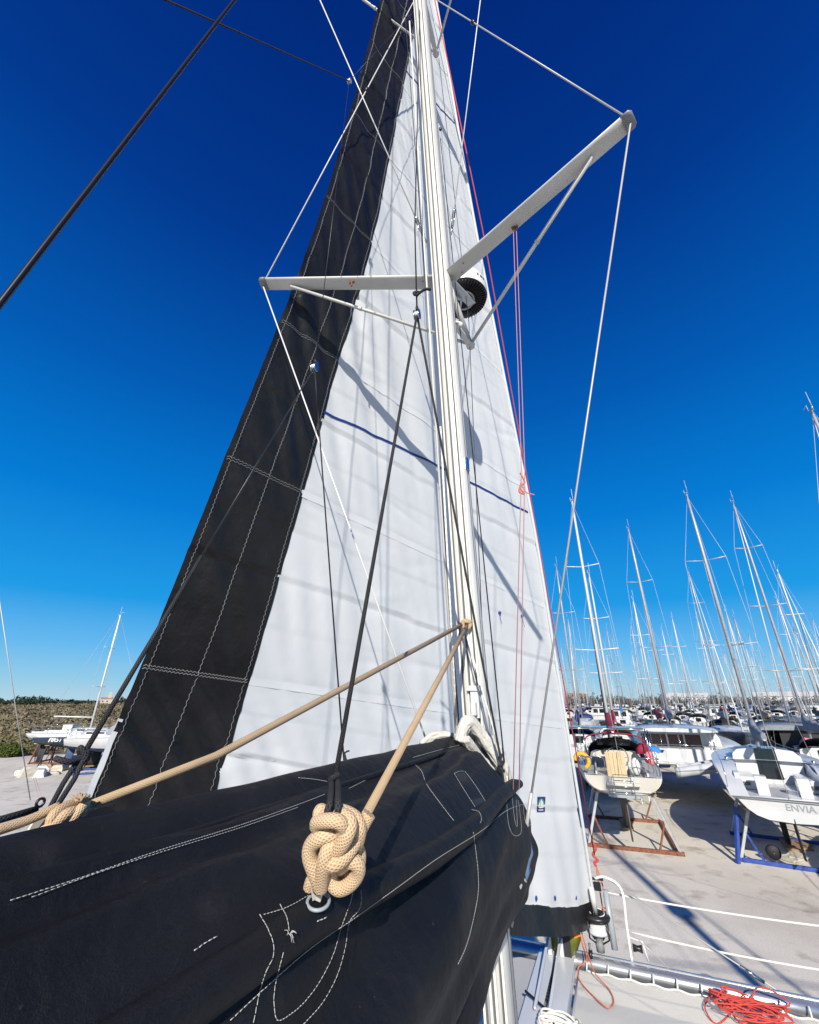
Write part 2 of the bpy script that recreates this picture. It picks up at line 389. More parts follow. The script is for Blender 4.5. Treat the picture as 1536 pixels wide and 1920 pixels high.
def thing(name, label, cat, loc=(0, 0, 0), rz=0.0, group=None):
    o = bpy.data.objects.new(name, None); col.objects.link(o); o.location = loc; o.rotation_euler = (0, 0, rz); o.empty_display_size = 0.1
    return tag(o, label, cat, group)
KIDS = {}
def copy_tree(o, parent=None):
    c = o.copy(); col.objects.link(c); c.parent = parent
    for ch in KIDSOF(o): copy_tree(ch, c)
    return c
def KIDSOF(o): return [q for q in KIDS_ALL.get(o.name, [])]
KIDS_ALL = {}
def index_children():
    KIDS_ALL.clear()
    for q in bpy.data.objects:
        if q.parent: KIDS_ALL.setdefault(q.parent.name, []).append(q)
def zig(path, amp, step, side):               # zig-zag stitch points along a path; side(i)->lateral unit vector
    L = 0.0; out = []; k = 0
    for p, q in zip(path, path[1:]):
        seg = (q - p).length; n = max(1, int(seg / step))
        for i in range(n):
            out.append(p.lerp(q, i / n) + side * (amp if k % 2 else -amp)); k += 1
    return out
def text_mesh(txt, size, name, m, parent=None, matrix=None, bold=0.0, italic=0.0):
    cu = bpy.data.curves.new(name, 'FONT'); cu.body = txt; cu.size = size; cu.align_x = 'CENTER'; cu.align_y = 'CENTER'
    cu.offset = bold; cu.shear = italic; cu.extrude = 0.002
    t = bpy.data.objects.new(name + '_tmp', cu); col.objects.link(t)
    dg = bpy.context.evaluated_depsgraph_get(); me = bpy.data.meshes.new_from_object(t.evaluated_get(dg))
    col.objects.unlink(t); bpy.data.objects.remove(t); bpy.data.curves.remove(cu)
    me.materials.clear(); me.materials.append(M(m)); me.name = name
    o = bpy.data.objects.new(name, me); col.objects.link(o)
    if parent is not None: o.parent = parent
    if matrix is not None: o.matrix_local = matrix
    return o

# ================================================================== SETTING: ground and scrub
def flat(name, pts, z, m, label=None, kind='structure'):
    mb = MB(); mb.add([(x, y, z) for x, y in pts], [list(range(len(pts)))])
    o = mb.build(name, m); tag(o, label, None, kind=kind); return o
flat('ground', [(-2500, -600), (2500, -600), (2500, 4000), (-2500, 4000)], 0.0, 'concrete_yard', 'pale grey concrete boatyard ground with stains and cracks')
flat('scrubland', [(-2400, 26), (-75, 37), (-40, 53), (-10, 70), (60, 330), (1800, 330), (1800, 3900), (-2400, 3900)], 0.006, 'scrub_soil', 'brown scrubland plain stretching to the horizon')

# ================================================================== SAILING CATAMARAN, seen from its coachroof
def MP(z, da=0.0, ds=0.0): return B(-0.072 * z + da, 0.02 - 0.006 * z + ds, z)      # a point on the mast axis
ZB = -3.3
cat = thing('sailing_catamaran', 'white sailing catamaran carrying the black boom bag and raised headsail', 'catamaran', B(0, 0, -EYE))
def bl(a, s, z): return B(a, s, z) - B(0, 0, -EYE)
def cat_hull(sgn):
    secs = []
    for t in [i / 16 for i in range(17)]:
        a = lerp(-6.6, 6.9, t); w = 0.78 * (1 - max(0, (t - 0.35) / 0.65) ** 2.4) * (0.82 + 0.18 * min(1, t / 0.3)) + 0.02
        zt = -3.22 + 0.12 * t; zk = -4.9 + 0.5 * max(0, (t - 0.8) / 0.2) ** 2 + 0.35 * (1 - min(1, t / 0.25))
        sec = []
        for k in range(9):
            ph = -1 + 2 * k / 8
            x = w * math.copysign(abs(math.sin(ph * math.pi / 2)) ** 0.55, ph); z = lerp(zt, zk, max(0.0, math.cos(ph * math.pi / 2)) ** 0.75)
            sec.append(bl(a, sgn * 3.75 + x, z))
        secs.append(sec)
    m = MB(); m.loft(secs, closed=True, cap=True); return m
for sgn in (-1, 1): cat_hull(sgn).build('hull', 'gel_white', cat)
m = MB()                                                                   # bridgedeck and coachroof
def roof(u, v):
    a = lerp(-5.4, 0.85, v); s = lerp(-2.7, 2.7, u); e = abs(2 * u - 1)
    z = -2.02 - 0.5 * e ** 6 - 0.10 * e * e - 0.25 * max(0, (v - 0.8) / 0.2) ** 2
    return bl(a, s, z)
m.grid(roof, 20, 20); m.build('coachroof', 'gel_white2', cat)
m = MB(); m.grid(lambda u, v: bl(lerp(0.85, 1.65, v) - 0.25 * abs(2 * u - 1) ** 2, lerp(-2.7, 2.7, u), lerp(-2.27 - 0.6 * abs(2 * u - 1) ** 6, -3.2, v)), 16, 4); m.build('cabin_front', 'gel_white', cat)
m = MB(); m.box(bl(1.8, 0, -3.32), (5.9, 1.3, 0.16), -HA); m.build('foredeck', 'deck_tread', cat)
m = MB(); m.box(bl(-1.8, 0, -3.6), (5.9, 7.6, 0.35), -HA); m.build('bridgedeck', 'gel_white', cat)
m = MB(); m.loft([[bl(5.45 + math.cos(q) * 0.115, s, ZB - 0.07 + math.sin(q) * 0.10) for q in [2 * math.pi * k / 20 for k in range(20)]] for s in (-3.3, -1.6, 0, 1.6, 3.3)], cap=True)
m.build('crossbeam', 'alu', cat)
m = MB(); m.box(bl(5.45, 0.1, ZB + 0.032), (6.4, 0.03, 0.02), -HA); m.build('beam_track', 'alu', cat)
for s0, s1 in ((-0.72, -0.50), (-0.46, -0.24)):                            # central longeron, two planks with the chain gutter between
    m = MB(); m.bar(bl(2.3, (s0 + s1) / 2, ZB - 0.03), bl(5.34, (s0 + s1) / 2, ZB - 0.03), abs(s1 - s0), 0.11); m.build('longeron_plank', 'gel_white', cat)
m = MB(); m.bar(bl(2.3, -0.48, ZB - 0.09), bl(5.34, -0.48, ZB - 0.09), 0.05, 0.03); m.build('chain_gutter', 'seam_dark', cat)
for s0, s1 in ((-0.20, 3.0), (-3.0, -0.76)):
    m = MB(); m.grid(lambda u, v: bl(lerp(2.42, 5.22, v), lerp(s0, s1, u), ZB - 0.07 - 0.08 * math.sin(math.pi * u) * math.sin(math.pi * v)), 16, 12)
    m.build('trampoline', 'trampoline_net', cat)
m = MB()                                                                   # white lacing between net and beam
pts = []
for i in range(23):
    s = -0.1 + i * 0.27
    if s > 3.0: break
    m.tube(spline([bl(5.22, s, ZB - 0.07), bl(5.30, s + 0.01, ZB + 0.0), bl(5.35, s + 0.012, ZB - 0.02)], 4), 0.011, 5)
    pts += [bl(5.225, s, ZB - 0.06), bl(5.20, s + 0.135, ZB - 0.07)]
m.tube(spline(pts, 3), 0.012, 5); m.build('net_lacing', 'rope_white', cat)
m = MB(); m.tube([bl(2.44, -0.2, ZB - 0.07), bl(2.44, 3.0, ZB - 0.07)], 0.012, 5); m.tube([bl(2.44, -0.2, ZB - 0.08), bl(5.22, -0.2, ZB - 0.06)], 0.012, 5); m.build('net_boltrope', 'rope_white', cat)
# chain lying in the gutter
m = MB()
for i in range(46):
    c = bl(3.1 + i * 0.035, -0.48, ZB - 0.03 + (0.05 if i > 30 else 0)); x = SV * 0.018 if i % 2 else Vector((0, 0, 0.018))
    m.tube([c + FV * 0.026 * math.cos(q) + x * math.sin(q) for q in [k * math.pi / 3 for k in range(7)]], 0.006, 4, cap=False)
tag(m.build('anchor_chain', 'wire_dark'), 'dark anchor chain lying in the gutter between two white planks', 'chain').location = B(0, 0, -EYE)
# bow frame (striker) standing on the crossbeam and its wires
fr = thing('bow_hoop', 'small white steel hoop frame standing on the crossbeam by the furler', 'hoop', B(5.45, 0.3, ZB + 0.03))
fo = B(5.45, 0.3, ZB + 0.03)
P1, P2, P3, P4 = B(5.5, 0.48, ZB), onfwd(1165, 1668, 5.5), onfwd(1135, 1645, 5.5), onfwd(1115, 1648, 5.55)
m = MB(); m.tube([p - fo for p in spline([P1, P1.lerp(P2, 0.5), P2, P3, P4, B(5.6, 0.08, -2.52)], 6)], 0.020, 8); m.build('hoop', 'wire_white', fr)
m = MB(); m.box(onfwd(1120, 1662, 5.55) - fo, (0.10, 0.03, 0.10), -HA); m.box(onfwd(1120, 1648, 5.55) - fo, (0.16, 0.05, 0.02), -HA); m.build('buckle', 'black_plastic', fr)
m = MB(); m.tube([P2.lerp(P1, 0.55) - fo, B(5.47, 0.95, ZB + 0.02) - fo], 0.008, 5); m.build('brace', 'wire', fr)
m = MB(); rp = onfwd(1200, 1795, 5.5) - fo
m.tube([rp + SV * -0.09 + Vector((0, 0, 0.0)), rp + SV * -0.1 + Vector((0, 0, 0.2)), rp + SV * 0.06 + Vector((0, 0, 0.17)), rp + SV * 0.1 + Vector((0, 0, -0.02))], 0.014, 6); m.build('roller_bracket', 'wire_white', fr)
m = MB(); m.lathe(rp + SV * -0.07 + Vector((0, 0, 0.09)), [(0.01, 0), (0.045, 0.0), (0.03, 0.06), (0.045, 0.12), (0.01, 0.12)], 12, SV); m.build('roller', 'black_plastic', fr)
def line(name, label, pts, r, m, c='rope', n=6, group=None, smooth=0):
    mb = MB(); mb.tube(spline(pts, smooth) if smooth else pts, r, n); o = mb.build(name, m); return tag(o, label, c, group)
def chord(p, q, sag, n=12): return [p.lerp(q, i / n) - Vector((0, 0, sag * 4 * (i / n) * (1 - i / n))) for i in range(n + 1)]
line('striker_wire', 'steel wire running from the bow hoop down to the crossbeam end', [P3, B(5.5, 2.1, ZB + 0.02), B(5.45, 2.45, ZB + 0.02)], 0.011, 'wire', 'wire')
m = MB(); q0 = B(5.5, 1.75, ZB + 0.19); q1 = B(5.5, 1.98, ZB + 0.075)
m.tube([q0, q1], 0.02, 8); tag(m.build('wire_turnbuckle', 'steel'), 'steel turnbuckle near the low end of the striker wire', 'turnbuckle')
line('lifeline', 'upper of two white ropes stretched across the bow above concrete', chord(onfwd(1130, 1672, 5.6), onfwd(1620, 1746, 5.55), 0.03), 0.013, 'rope_white')
line('lifeline', 'lower of two white ropes stretched across the bow above the crossbeam', chord(onfwd(1183, 1748, 5.55), onfwd(1620, 1831, 5.55), 0.03), 0.013, 'rope_white')

# ---- mast
mast = thing('mast', 'white catamaran mast with grooved aft face rising through the frame', 'mast', MP(-2.0))
mo = MP(-2.0)
def mast_sec(z, kx=1.0):
    out = []
    for k in range(28):
        q = 2 * math.pi * k / 28; c, sn = math.cos(q), math.sin(q)
        out.append(MP(z, math.copysign(abs(c) ** 0.75, c) * 0.105 * kx, math.copysign(abs(sn) ** 0.8, sn) * 0.078 * kx) - mo)
    return out
m = MB(); m.loft([mast_sec(z) for z in (-2.0, 0, 3, 6, 9, 12, 14)] + [mast_sec(15.3, 0.85)], cap=True); m.build('mast_tube', 'mast_white', mast)
def strip(s0, s1, a0, a1, z0, z1):
    mb = MB(); mb.loft([[MP(z, a0, s0) - mo, MP(z, a0, s1) - mo, MP(z, a1, s1) - mo, MP(z, a1, s0) - mo] for z in (z0, 4, z1)], cap=True, sm=False); return mb
strip(-0.020, -0.008, -0.122, -0.098, -2.0, 15).build('sail_track', 'mast_white', mast)
strip(0.008, 0.020, -0.122, -0.098, -2.0, 15).build('sail_track', 'mast_white', mast)
strip(-0.007, 0.007, -0.108, -0.10, -2.0, 15).build('track_groove', 'seam_dark', mast)
for s in (-0.046, 0.040): strip(s - 0.004, s + 0.004, -0.1035, -0.092, -2.0, 15).build('groove', 'seam_dark', mast)
for s in (-0.058, 0.053): strip(s - 0.006, s + 0.006, -0.102, -0.09, -2.0, 15).build('ridge', 'mast_white', mast)
strip(0.0755, 0.0795, -0.03, -0.022, -2.0, 15).build('groove', 'seam_dark', mast)
strip(0.0755, 0.0795, 0.022, 0.030, -2.0, 15).build('groove', 'seam_dark', mast)
# spreaders: swept back 22 degrees
SP = {}
def spreader(sgn, z, L, chordw=0.15):
    root = MP(z, 0.0, sgn * 0.075)
    d = SV * sgn * math.cos(R(21.9)) - FV * math.sin(R(21.9))
    tip = MP(z) + d * L
    w = Vector((0, 0, 1)).cross(d).normalized()
    secs = []
    for t in (0, 0.25, 0.5, 0.75, 1.0):
        c = root.lerp(tip, t); hw = chordw / 2 * lerp(1.0, 0.86, t); hz = 0.026 * lerp(1, 0.8, t)
        secs.append([c - mo + w * math.copysign(abs(math.cos(q)) ** 0.9, math.cos(q)) * hw + Vector((0, 0, math.sin(q) * hz)) for q in [2 * math.pi * k / 16 for k in range(16)]])
    mb = MB(); mb.loft(secs, cap=True); o = mb.build('spreader', 'spreader', mast)
    mb = MB(); c = tip - mo
    mb.loft([[c + d * e + w * math.cos(q) * chordw / 2 * 0.9 * kk + Vector((0, 0, math.sin(q) * 0.027 * kk)) for q in [2 * math.pi * k / 14 for k in range(14)]] for e, kk in ((-0.035, 1.0), (0.012, 1.0), (0.03, 0.7))], cap=True)
    mb.build('end_cap', 'grey_plastic', o)
    for t in (0.07, 0.11):
        mb = MB(); mb.lathe(root.lerp(tip, t) - mo + w * 0.03 * (-1 if t > 0.1 else 1) - Vector((0, 0, 0.028)), [(0.001, 0), (0.007, 0), (0.007, 0.012)], 8)
        mb.build('bolt', 'grey_plastic', o)
    mb = MB(); c = root.lerp(tip, 0.48 if sgn < 0 else 0.42) - mo - Vector((0, 0, 0.03)) + w * 0.03 * (1 if sgn < 0 else 1)
    mb.box(c, (0.05, 0.02, 0.012), -HA); mb.tube([c, c - Vector((0, 0, 0.05))], 0.008, 6); mb.build('flag_eye', 'rust', o)
    SP[(sgn, z)] = (root, tip, c + mo)
    return o
ZS, ZU = 3.537, 8.95
for z, L in ((ZS, 1.658), (ZU, 1.30)):
    for sgn in (-1, 1): spreader(sgn, z, L)
def bracket(zb, ab, sb, z):
    c = B(ab, sb, zb)
    for sgn in (-1, 1):
        r0, t0, _ = SP[(sgn, z)]
        p = r0.lerp(t0, 0.84) - Vector((0, 0, 0.03))
        mb = MB(); mb.tube([c - mo, p - mo], 0.0155, 10); st = mb.build('spreader_strut', 'spreader', mast)
        mb = MB(); mb.tube([c.lerp(p, 0.62) - mo, c.lerp(p, 0.635) - mo], 0.020, 10); mb.build('strut_collar', 'spreader', st)
    mb = MB(); mb.tube([c - mo, MP(zb + 0.5, 0.1) - mo], 0.026, 10); mb.build('jumper_tube', 'spreader', mast)
    mb = MB(); mb.bar(c - mo + Vector((0, 0, -0.015)), MP(zb - 0.01, 0.1) - mo, 0.05, 0.02); mb.lathe(c - mo - Vector((0, 0, 0.03)), [(0.001, 0), (0.04, 0), (0.045, 0.03), (0.03, 0.06), (0.001, 0.06)], 12); mb.build('strut_bracket', 'mast_grey', mast)
    return c
BRK = bracket(3.22, 0.30, 0.085, ZS)
bracket(8.45, 0.0, -0.03, ZU)
m = MB()                                                                    # steaming light and cleats on the starboard face
m.ball(MP(3.0, 0.04, 0.12) - mo, 0.022, 10, 6, (1, 1, 1.3)); m.bar(MP(3.05, 0.04, 0.07) - mo, MP(3.02, 0.04, 0.12) - mo, 0.02, 0.015); m.build('small_lamp', 'mast_grey', mast)
m = MB(); c = MP(-0.02, -0.13, 0.03) - mo
m.box(c, (0.05, 0.03, 0.16), -HA); m.box(c + Vector((0, 0, 0.085)), (0.085, 0.05, 0.03), -HA); m.box(c - FV * 0.03 + Vector((0, 0, -0.03)), (0.03, 0.05, 0.07), -HA); m.build('headboard_car', 'mast_grey', mast)
m = MB(); c = MP(1.63, -0.02, 0.08) - mo; m.box(c, (0.02, 0.06, 0.1), -HA); m.build('cleat_plate', 'steel', mast)

# ---- stays
ATT = B(0.1, 0.07, -1.13)
tipP, tipS = SP[(-1, ZS)][1], SP[(1, ZS)][1]
line('lower_diamond_stay', 'white wire from the left spreader tip down to the mast foot', [tipP + Vector((0, 0, -0.03)), ATT - SV * 0.06], 0.0062, 'wire_white', 'wire')
line('lower_diamond_stay', 'grey wire from the right spreader tip down behind the boom bag', [tipS + Vector((0, 0, -0.03)), ATT + SV * 0.05], 0.0062, 'wire', 'wire')
m = MB(); q = tipS.lerp(ATT + SV * 0.05, 0.86); m.tube([q, tipS.lerp(ATT + SV * 0.05, 0.93)], 0.011, 8); tag(m.build('stay_turnbuckle', 'wire'), 'steel turnbuckle body at the foot of the right diamond wire', 'turnbuckle')
line('upper_diamond_stay', 'white wire from the left spreader tip up to the mast', [tipP + Vector((0, 0, 0.02)), MP(8.4, 0, -0.08)], 0.0062, 'wire_white', 'wire')
line('upper_diamond_stay', 'white wire from the right spreader tip up to the mast', [tipS + Vector((0, 0, 0.02)), MP(8.4, 0, 0.08)], 0.0062, 'wire', 'wire')
for px0, px1, sgn, nm in (((800, 455), (600, 0), -1, 'left'), ((846, 440), (898, 0), 1, 'right')):
    p0 = onfwd(px0[0], px0[1], w2b(MP(4.1))[0])
    d = ray(*px1); k = (sgn * 0.75 + Vector((OB.x, OB.y, 0)).dot(SV)) / d.dot(SV)
    up = SP[(sgn, ZU)][1]
    p1 = up if sgn > 0 else Vector((d.x * k, d.y * k, EYE + d.z * k))
    zt = p0.lerp(p1, 0.16)
    line('intermediate_stay', 'white wire running down to the turnbuckle on the %s side of the mast' % nm, [p0, p1 + (p1 - p0) * 0.25 if sgn < 0 else p1], 0.006, 'wire_white', 'wire')
    tb = thing('rigging_screw', 'steel rigging screw on the %s side of the mast above the spreaders' % nm, 'turnbuckle', p0)
    m = MB(); m.tube([Vector(), (p1 - p0).normalized() * 0.10], 0.009, 6); m.build('fork', 'steel', tb)
    dd = (p1 - p0).normalized(); x = SV
    m = MB(); m.tube([dd * 0.08 + x * 0.012, dd * 0.25 + x * 0.012], 0.0055, 6); m.tube([dd * 0.08 - x * 0.012, dd * 0.25 - x * 0.012], 0.0055, 6); m.lathe(dd * 0.24, [(0.002, 0), (0.016, 0), (0.016, 0.03), (0.002, 0.05)], 8, dd); m.build('screw_body', 'steel', tb)
for px, nm, a, b in (((675, 170), 'left', tipP, MP(8.4, 0, -0.08)), ((899, 42), 'right', tipS, MP(8.4, 0, 0.08))):
    best = min((abs(proj(a.lerp(b, i / 200))[1] - px[1]), i) for i in range(200))[1]
    m = MB(); c = a.lerp(b, best / 200); dd = (b - a).normalized(); m.lathe(c - dd * 0.035, [(0.004, 0), (0.02, 0.01), (0.022, 0.035), (0.02, 0.06), (0.004, 0.07)], 10, dd)
    tag(m.build('wire_crossing_clip', 'black_plastic'), 'black clip where the wires cross on the %s of the mast' % nm, 'clip')

# ---- radar dome in front of the mast
rc = onfwd(868, 560, 0.42)
rad = thing('radar_dome', 'white radar dome with black ribbed underside in front of the mast', 'radar', rc)
m = MB(); m.lathe((0, 0, 0.0), [(0.262, 0.0), (0.268, 0.03), (0.266, 0.13), (0.25, 0.19), (0.19, 0.235), (0.0, 0.25)], 48); m.build('cover', 'white_plastic', rad)
m = MB(); m.lathe((0, 0, 0), [(0.262, 0.0), (0.256, -0.016), (0.15, -0.01), (0.145, 0.02), (0.001, 0.025)], 48); m.build('base', 'black_plastic', rad)
for i in range(48):
    q = 2 * math.pi * i / 48; e = Vector((math.cos(q), math.sin(q), 0))
    m = MB(); m.bar(e * 0.155 + Vector((0, 0, -0.022)), e * 0.252 + Vector((0, 0, -0.022)), 0.007, 0.022); m.build('rib', 'black_plastic', rad)
m = MB(); m.tube([Vector((math.cos(q) * 0.115, math.sin(q) * 0.115, -0.03)) for q in [2 * math.pi * k / 32 for k in range(33)]], 0.012, 6, cap=False)
m.bar(Vector((-0.02, -0.13, -0.03)), Vector((-0.02, 0.13, -0.03)), 0.022, 0.02); m.bar(MP(3.66, 0.08) - rc, Vector((0.1, 0.03, -0.045)), 0.09, 0.02); m.bar(MP(3.45, 0.08) - rc, Vector((0.0, -0.02, -0.045)), 0.03, 0.02); m.build('mount_ring', 'galv', rad)
for k, q in enumerate((-1.05, -0.86, -0.72)):
    m = MB(); e = Vector((math.cos(q), math.sin(q), 0)); m.box(e * 0.2685 + Vector((0, 0, 0.085)), (0.004, 0.02 + 0.012 * (k % 2), 0.026), q); m.build('maker_mark', 'seam_dark', rad)

# ---- headsail surface
LUFF_S = [(-2.95, .06), (-1.5, .1), (.5, .1), (2.35, .12), (4.3, .05), (7, -.02), (13, -.05)]
LEECH_S = [(-1.0, -2.60), (-.635, -2.49), (.254, -2.20), (1.82, -1.81), (3.45, -1.375), (4.93, -1.06), (8.06, -.66), (12.6, -.15)]
def smooth_tab(tab, x, w=0.7): return sum(interp(tab, x + w * k / 3) for k in range(-3, 4)) / 7
def luff(z): return Vector((5.6 - 0.412 * (z + 2.75), smooth_tab(LUFF_S, z), z))
def leech(z): return Vector((-0.70, smooth_tab(LEECH_S, z), z))
def zfind(fn, py, z0=-3.2, z1=12.6):
    for _ in range(50):
        zm = (z0 + z1) / 2
        if proj(B(*fn(zm)))[1] > py: z0 = zm
        else: z1 = zm
    return (z0 + z1) / 2
ZH = 12.5
rowsL = [-2.72] + [zfind(luff, y) for y in (1360, 1137, 914)]
rowsE = [-0.62] + [zfind(leech, y) for y in (1250, 855, 600)]
dzl = rowsL[-1] - rowsL[-2]
for ye in (367, 206): rowsE.append(zfind(leech, ye)); rowsL.append(rowsL[-1] + dzl)
while rowsE[-1] + 1.5 < ZH - 0.6: rowsE.append(rowsE[-1] + 1.5); rowsL.append(rowsL[-1] + (ZH - rowsL[-1]) * 1.5 / (ZH - rowsE[-1] + 1.5))
rowsL.append(ZH); rowsE.append(ZH)
NR = len(rowsL) - 1
def rowz(r):
    i = min(int(max(r, 0)), NR - 1); t = r - i
    return lerp(rowsL[i], rowsL[i + 1], t), lerp(rowsE[i], rowsE[i + 1], t)
crr = random.Random(17)
CREASES = []
for _ in range(85):
    q_ = crr.choice([crr.gauss(1.25, .35), crr.gauss(2.2, .5), crr.gauss(.15, .2)]); CREASES.append((crr.uniform(.2, 6), crr.uniform(0, 14), math.cos(q_), math.sin(q_), crr.uniform(.2, .7), crr.choice((-1, 1)) * crr.uniform(.005, .013)))
def sail_pt(u, r, off=0.0):
    zl, ze = rowz(r); p, q = luff(zl), leech(ze)
    P = p.lerp(q, u); ch = Vector((q.x - p.x, q.y - p.y, 0)); L = ch.length
    if r < 1: P.z -= 0.17 * math.sin(math.pi * u ** 0.6) * (1 - r)
    n = Vector((-ch.y, ch.x, 0)).normalized()
    if n.y > 0: n = -n                                           # towards port and forward
    depth = 0.006 * L * (math.sin(math.pi * u ** 0.72)) * (1 - 0.35 * r / NR)
    # old folds and wrinkles in the cloth
    fr = r - math.floor(r); w = 0.0
    for fc, fa in ((0.52, 0.021), (0.27, 0.0045), (0.79, 0.006)):
        x = fr - fc - 0.02 * nz(u * 5, r + fc); k_ = fa * (0.8 + 0.7 * nz(u * 3, r + fc))
        w += k_ * math.exp(x / 0.055) if x < 0 else -0.45 * k_ * math.exp(-x / 0.03)
    xm, ym = u * L, r * 1.9
    for cx, cy, dx, dy, ln, am in CREASES:
        ex_, ey_ = xm - cx, ym - cy
        if abs(ex_) > 1.6 or abs(ey_) > 1.6: continue
        tt_ = (ex_ * dx + ey_ * dy) / ln; dd_ = ex_ * dy - ey_ * dx
        if abs(tt_) < 2 and abs(dd_) < .25: w += am * math.exp(-abs(dd_) / 0.035 - tt_ * tt_)
    w += 0.006 * math.exp(-((fr - 0.015) / 0.02) ** 2)
    w += 0.020 * nz(u * 11 * L / 3, r * 1.0, 3.0) + 0.006 * nz(u * 40 * L / 3, r * 2.5, 9.0)
    if u > 0.62: w += 0.013 * math.sin(u * L * 24 + 2 * nz(r * 1.3, u * 4)) * min(1, (u - 0.62) * 5) * (0.5 + nz(r * 1.4, 5))
    low = max(0.0, 1 - r / 0.9)
    w += low * 0.03 * math.sin(u * 30 + 3 * r) * math.exp(-u * 5) + low * 0.02 * nz(u * 25, r * 2)
    return B(*(P + n * (depth + w + off)))
def chordL(r):
    zl, ze = rowz(r); return (leech(ze) - luff(zl)).length
def uB(r): return max(0.05, 1 - interp([(0, .84), (1, .80), (2, .74), (3, .66), (9, .6)], r) / chordL(r))                # edge of the black sun strip
def uM(r): return max(0.1, 1 - 0.40 / chordL(r))
sail = thing('headsail', 'white headsail with wide black strip along its left edge and foot', 'sail', B(5.6, 0, -2.9))
so = B(5.6, 0, -2.9)
ACC = MB()
def cloth(u0, u1, r0, r1, nu, nv, name, m, off=0.0, label=None):
    mb = MB()
    f = lambda i, j: sail_pt(lerp(u0(lerp(r0, r1, j)), u1(lerp(r0, r1, j)), i), lerp(r0, r1, j), off) - so
    mb.grid(f, nu, nv)
    ACC.grid(lambda i, j: f(i, j) + so, 10, 10)
    return mb.build(name, m, sail, label)
for i in range(NR):
    cloth(lambda r: 0.0, uB, i + 0.0, i + 1.0, 72, 60, 'sail_panel', 'sail_white', off=-0.0012 * (i % 2))
    cloth(lambda r: uB(r) - 0.004, lambda r: 1.0, i, i + 1, 30, 50, 'black_panel', 'sail_black', off=-0.004 - 0.0012 * (i % 2))
# black foot strip
def foot_pt(u, t):                                                # t: 0 at the white cloth, 1 at the bottom hem
    p = sail_pt(u, 0.0) ; dz = (0.25 + 0.04 * math.sin(math.pi * min(1, u * 1.6))) * t
    return p - Vector((0, 0, dz)) + FV * (-0.05 * t) + SV * (0.10 * t * math.sin(math.pi * u * 2.2) + 0.02 * nz(u * 18, t))
m = MB(); m.grid(lambda i, j: foot_pt(i, j - 0.04) - so - FV * 0.004, 60, 8); m.build('foot_strip', 'sail_black', sail)
ACC.grid(lambda i, j: foot_pt(i, j), 30, 3)
SAILBVH = BVHTree.FromPolygons([tuple(v) for v in ACC.v], ACC.f)
CAMP = Vector((0, 0, EYE))
def hit(bvh, px, py, off=0.003):
    d = ray(px, py).normalized(); h = bvh.ray_cast(CAMP, d)
    if h[0] is None: return None
    return h[0] - d * off
def srow(u_of_r, r0, r1, n): return [sail_pt(u_of_r(lerp(r0, r1, i / n)), lerp(r0, r1, i / n), -0.012) - so for i in range(n + 1)]
def stitch(path, amp, step, r, name, m):
    if len(path) < 2: return
    d = (path[-1] - path[0]).normalized(); side = d.cross(FV).normalized()
    mb = MB(); mb.tube(zig(path, amp, step, side), r, 3, cap=False); mb.build(name, m, sail)
for i in range(NR):
    for fu, st in ((lambda r: uB(r) + 0.02 / chordL(r), 'stitch_grey'), (uM, 'stitch_white'), (lambda r: 1 - 0.05 / chordL(r), 'stitch_grey')):
        stitch(srow(fu, i, i + 1, 40), 0.007, 0.016, 0.0017, 'zigzag_seam', st)
    for dr in (-0.008, 0.008):
        if i: stitch([sail_pt(lerp(uB(i), 1, k / 14), i + dr, -0.012) - so for k in range(15)], 0.006, 0.014, 0.0016, 'zigzag_seam', 'stitch_white')
    if i:                                                          # doubled cloth at each white seam
        m = MB(); m.grid(lambda a, b: sail_pt(lerp(0.01, uB(i), a), i + (b - 0.5) * 0.045, -0.004) - so, 50, 2); m.build('seam_band', 'sail_white', sail)
# blue draft stripe between the second and third seams
def rfind(u, py):
    lo, hi = 0.0, float(NR)
    for _ in range(40):
        mid = (lo + hi) / 2
        if proj(sail_pt(u, mid))[1] > py: lo = mid
        else: hi = mid
    return lo
ra, rb = rfind(0.03, 958), rfind(0.78, 800)
ub_ = uB(rb)
m = MB(); m.grid(lambda a, b: sail_pt(lerp(0.015, ub_, a), lerp(ra, rb, a) + 0.03 * math.sin(math.pi * a) + (b - 0.5) * 0.018, -0.006) - so, 60, 1); m.build('draft_stripe', 'stripe_blue', sail)
ra2, rb2 = rfind(0.05, 225), rfind(0.6, 150)
m = MB(); m.grid(lambda a, b: sail_pt(lerp(0.015, uB(rb2), a), lerp(ra2, rb2, a) + (b - 0.5) * 0.016, -0.006) - so, 40, 1); m.build('draft_stripe', 'stripe_blue', sail)
# luff tape and foil
m = MB(); m.tube([B(*luff(z)) + SV * 0.015 - so for z in [lerp(-2.95, ZH, k / 40) for k in range(41)]], 0.022, 8); m.build('luff_tape', 'sail_white', sail)
# tell-tales, foot marks, sticker
for px, py in ((937, 1149), (979, 1155)):
    p = hit(SAILBVH, px, py, 0.012)
    if p:
        m = MB(); m.lathe(p - so, [(0.001, -0.003), (0.022, -0.003), (0.022, 0.003), (0.001, 0.003)], 14, ray(px, py)); tt = m.build('tell_tale', 'stripe_blue', sail)
        m = MB(); m.tube(spline([p - so, p - so + Vector((0.004, 0, -0.07)), p - so + Vector((0.02, 0, -0.15))], 4), 0.004, 4); m.build('yarn', 'stripe_blue', tt)
for px, py in ((1006, 1684), (1041, 1684), (1080, 1683)):
    p = hit(SAILBVH, px, py, 0.012)
    if p:
        m = MB(); m.ball(p - so, 0.026, 10, 6, (0.6, 0.3, 1.1)); m.build('foot_mark', 'stripe_blue', sail)
p0, p1, p2, p3 = [hit(SAILBVH, *q, 0.035) for q in ((1008, 1494), (1023, 1494), (1022, 1522), (1007, 1522))]
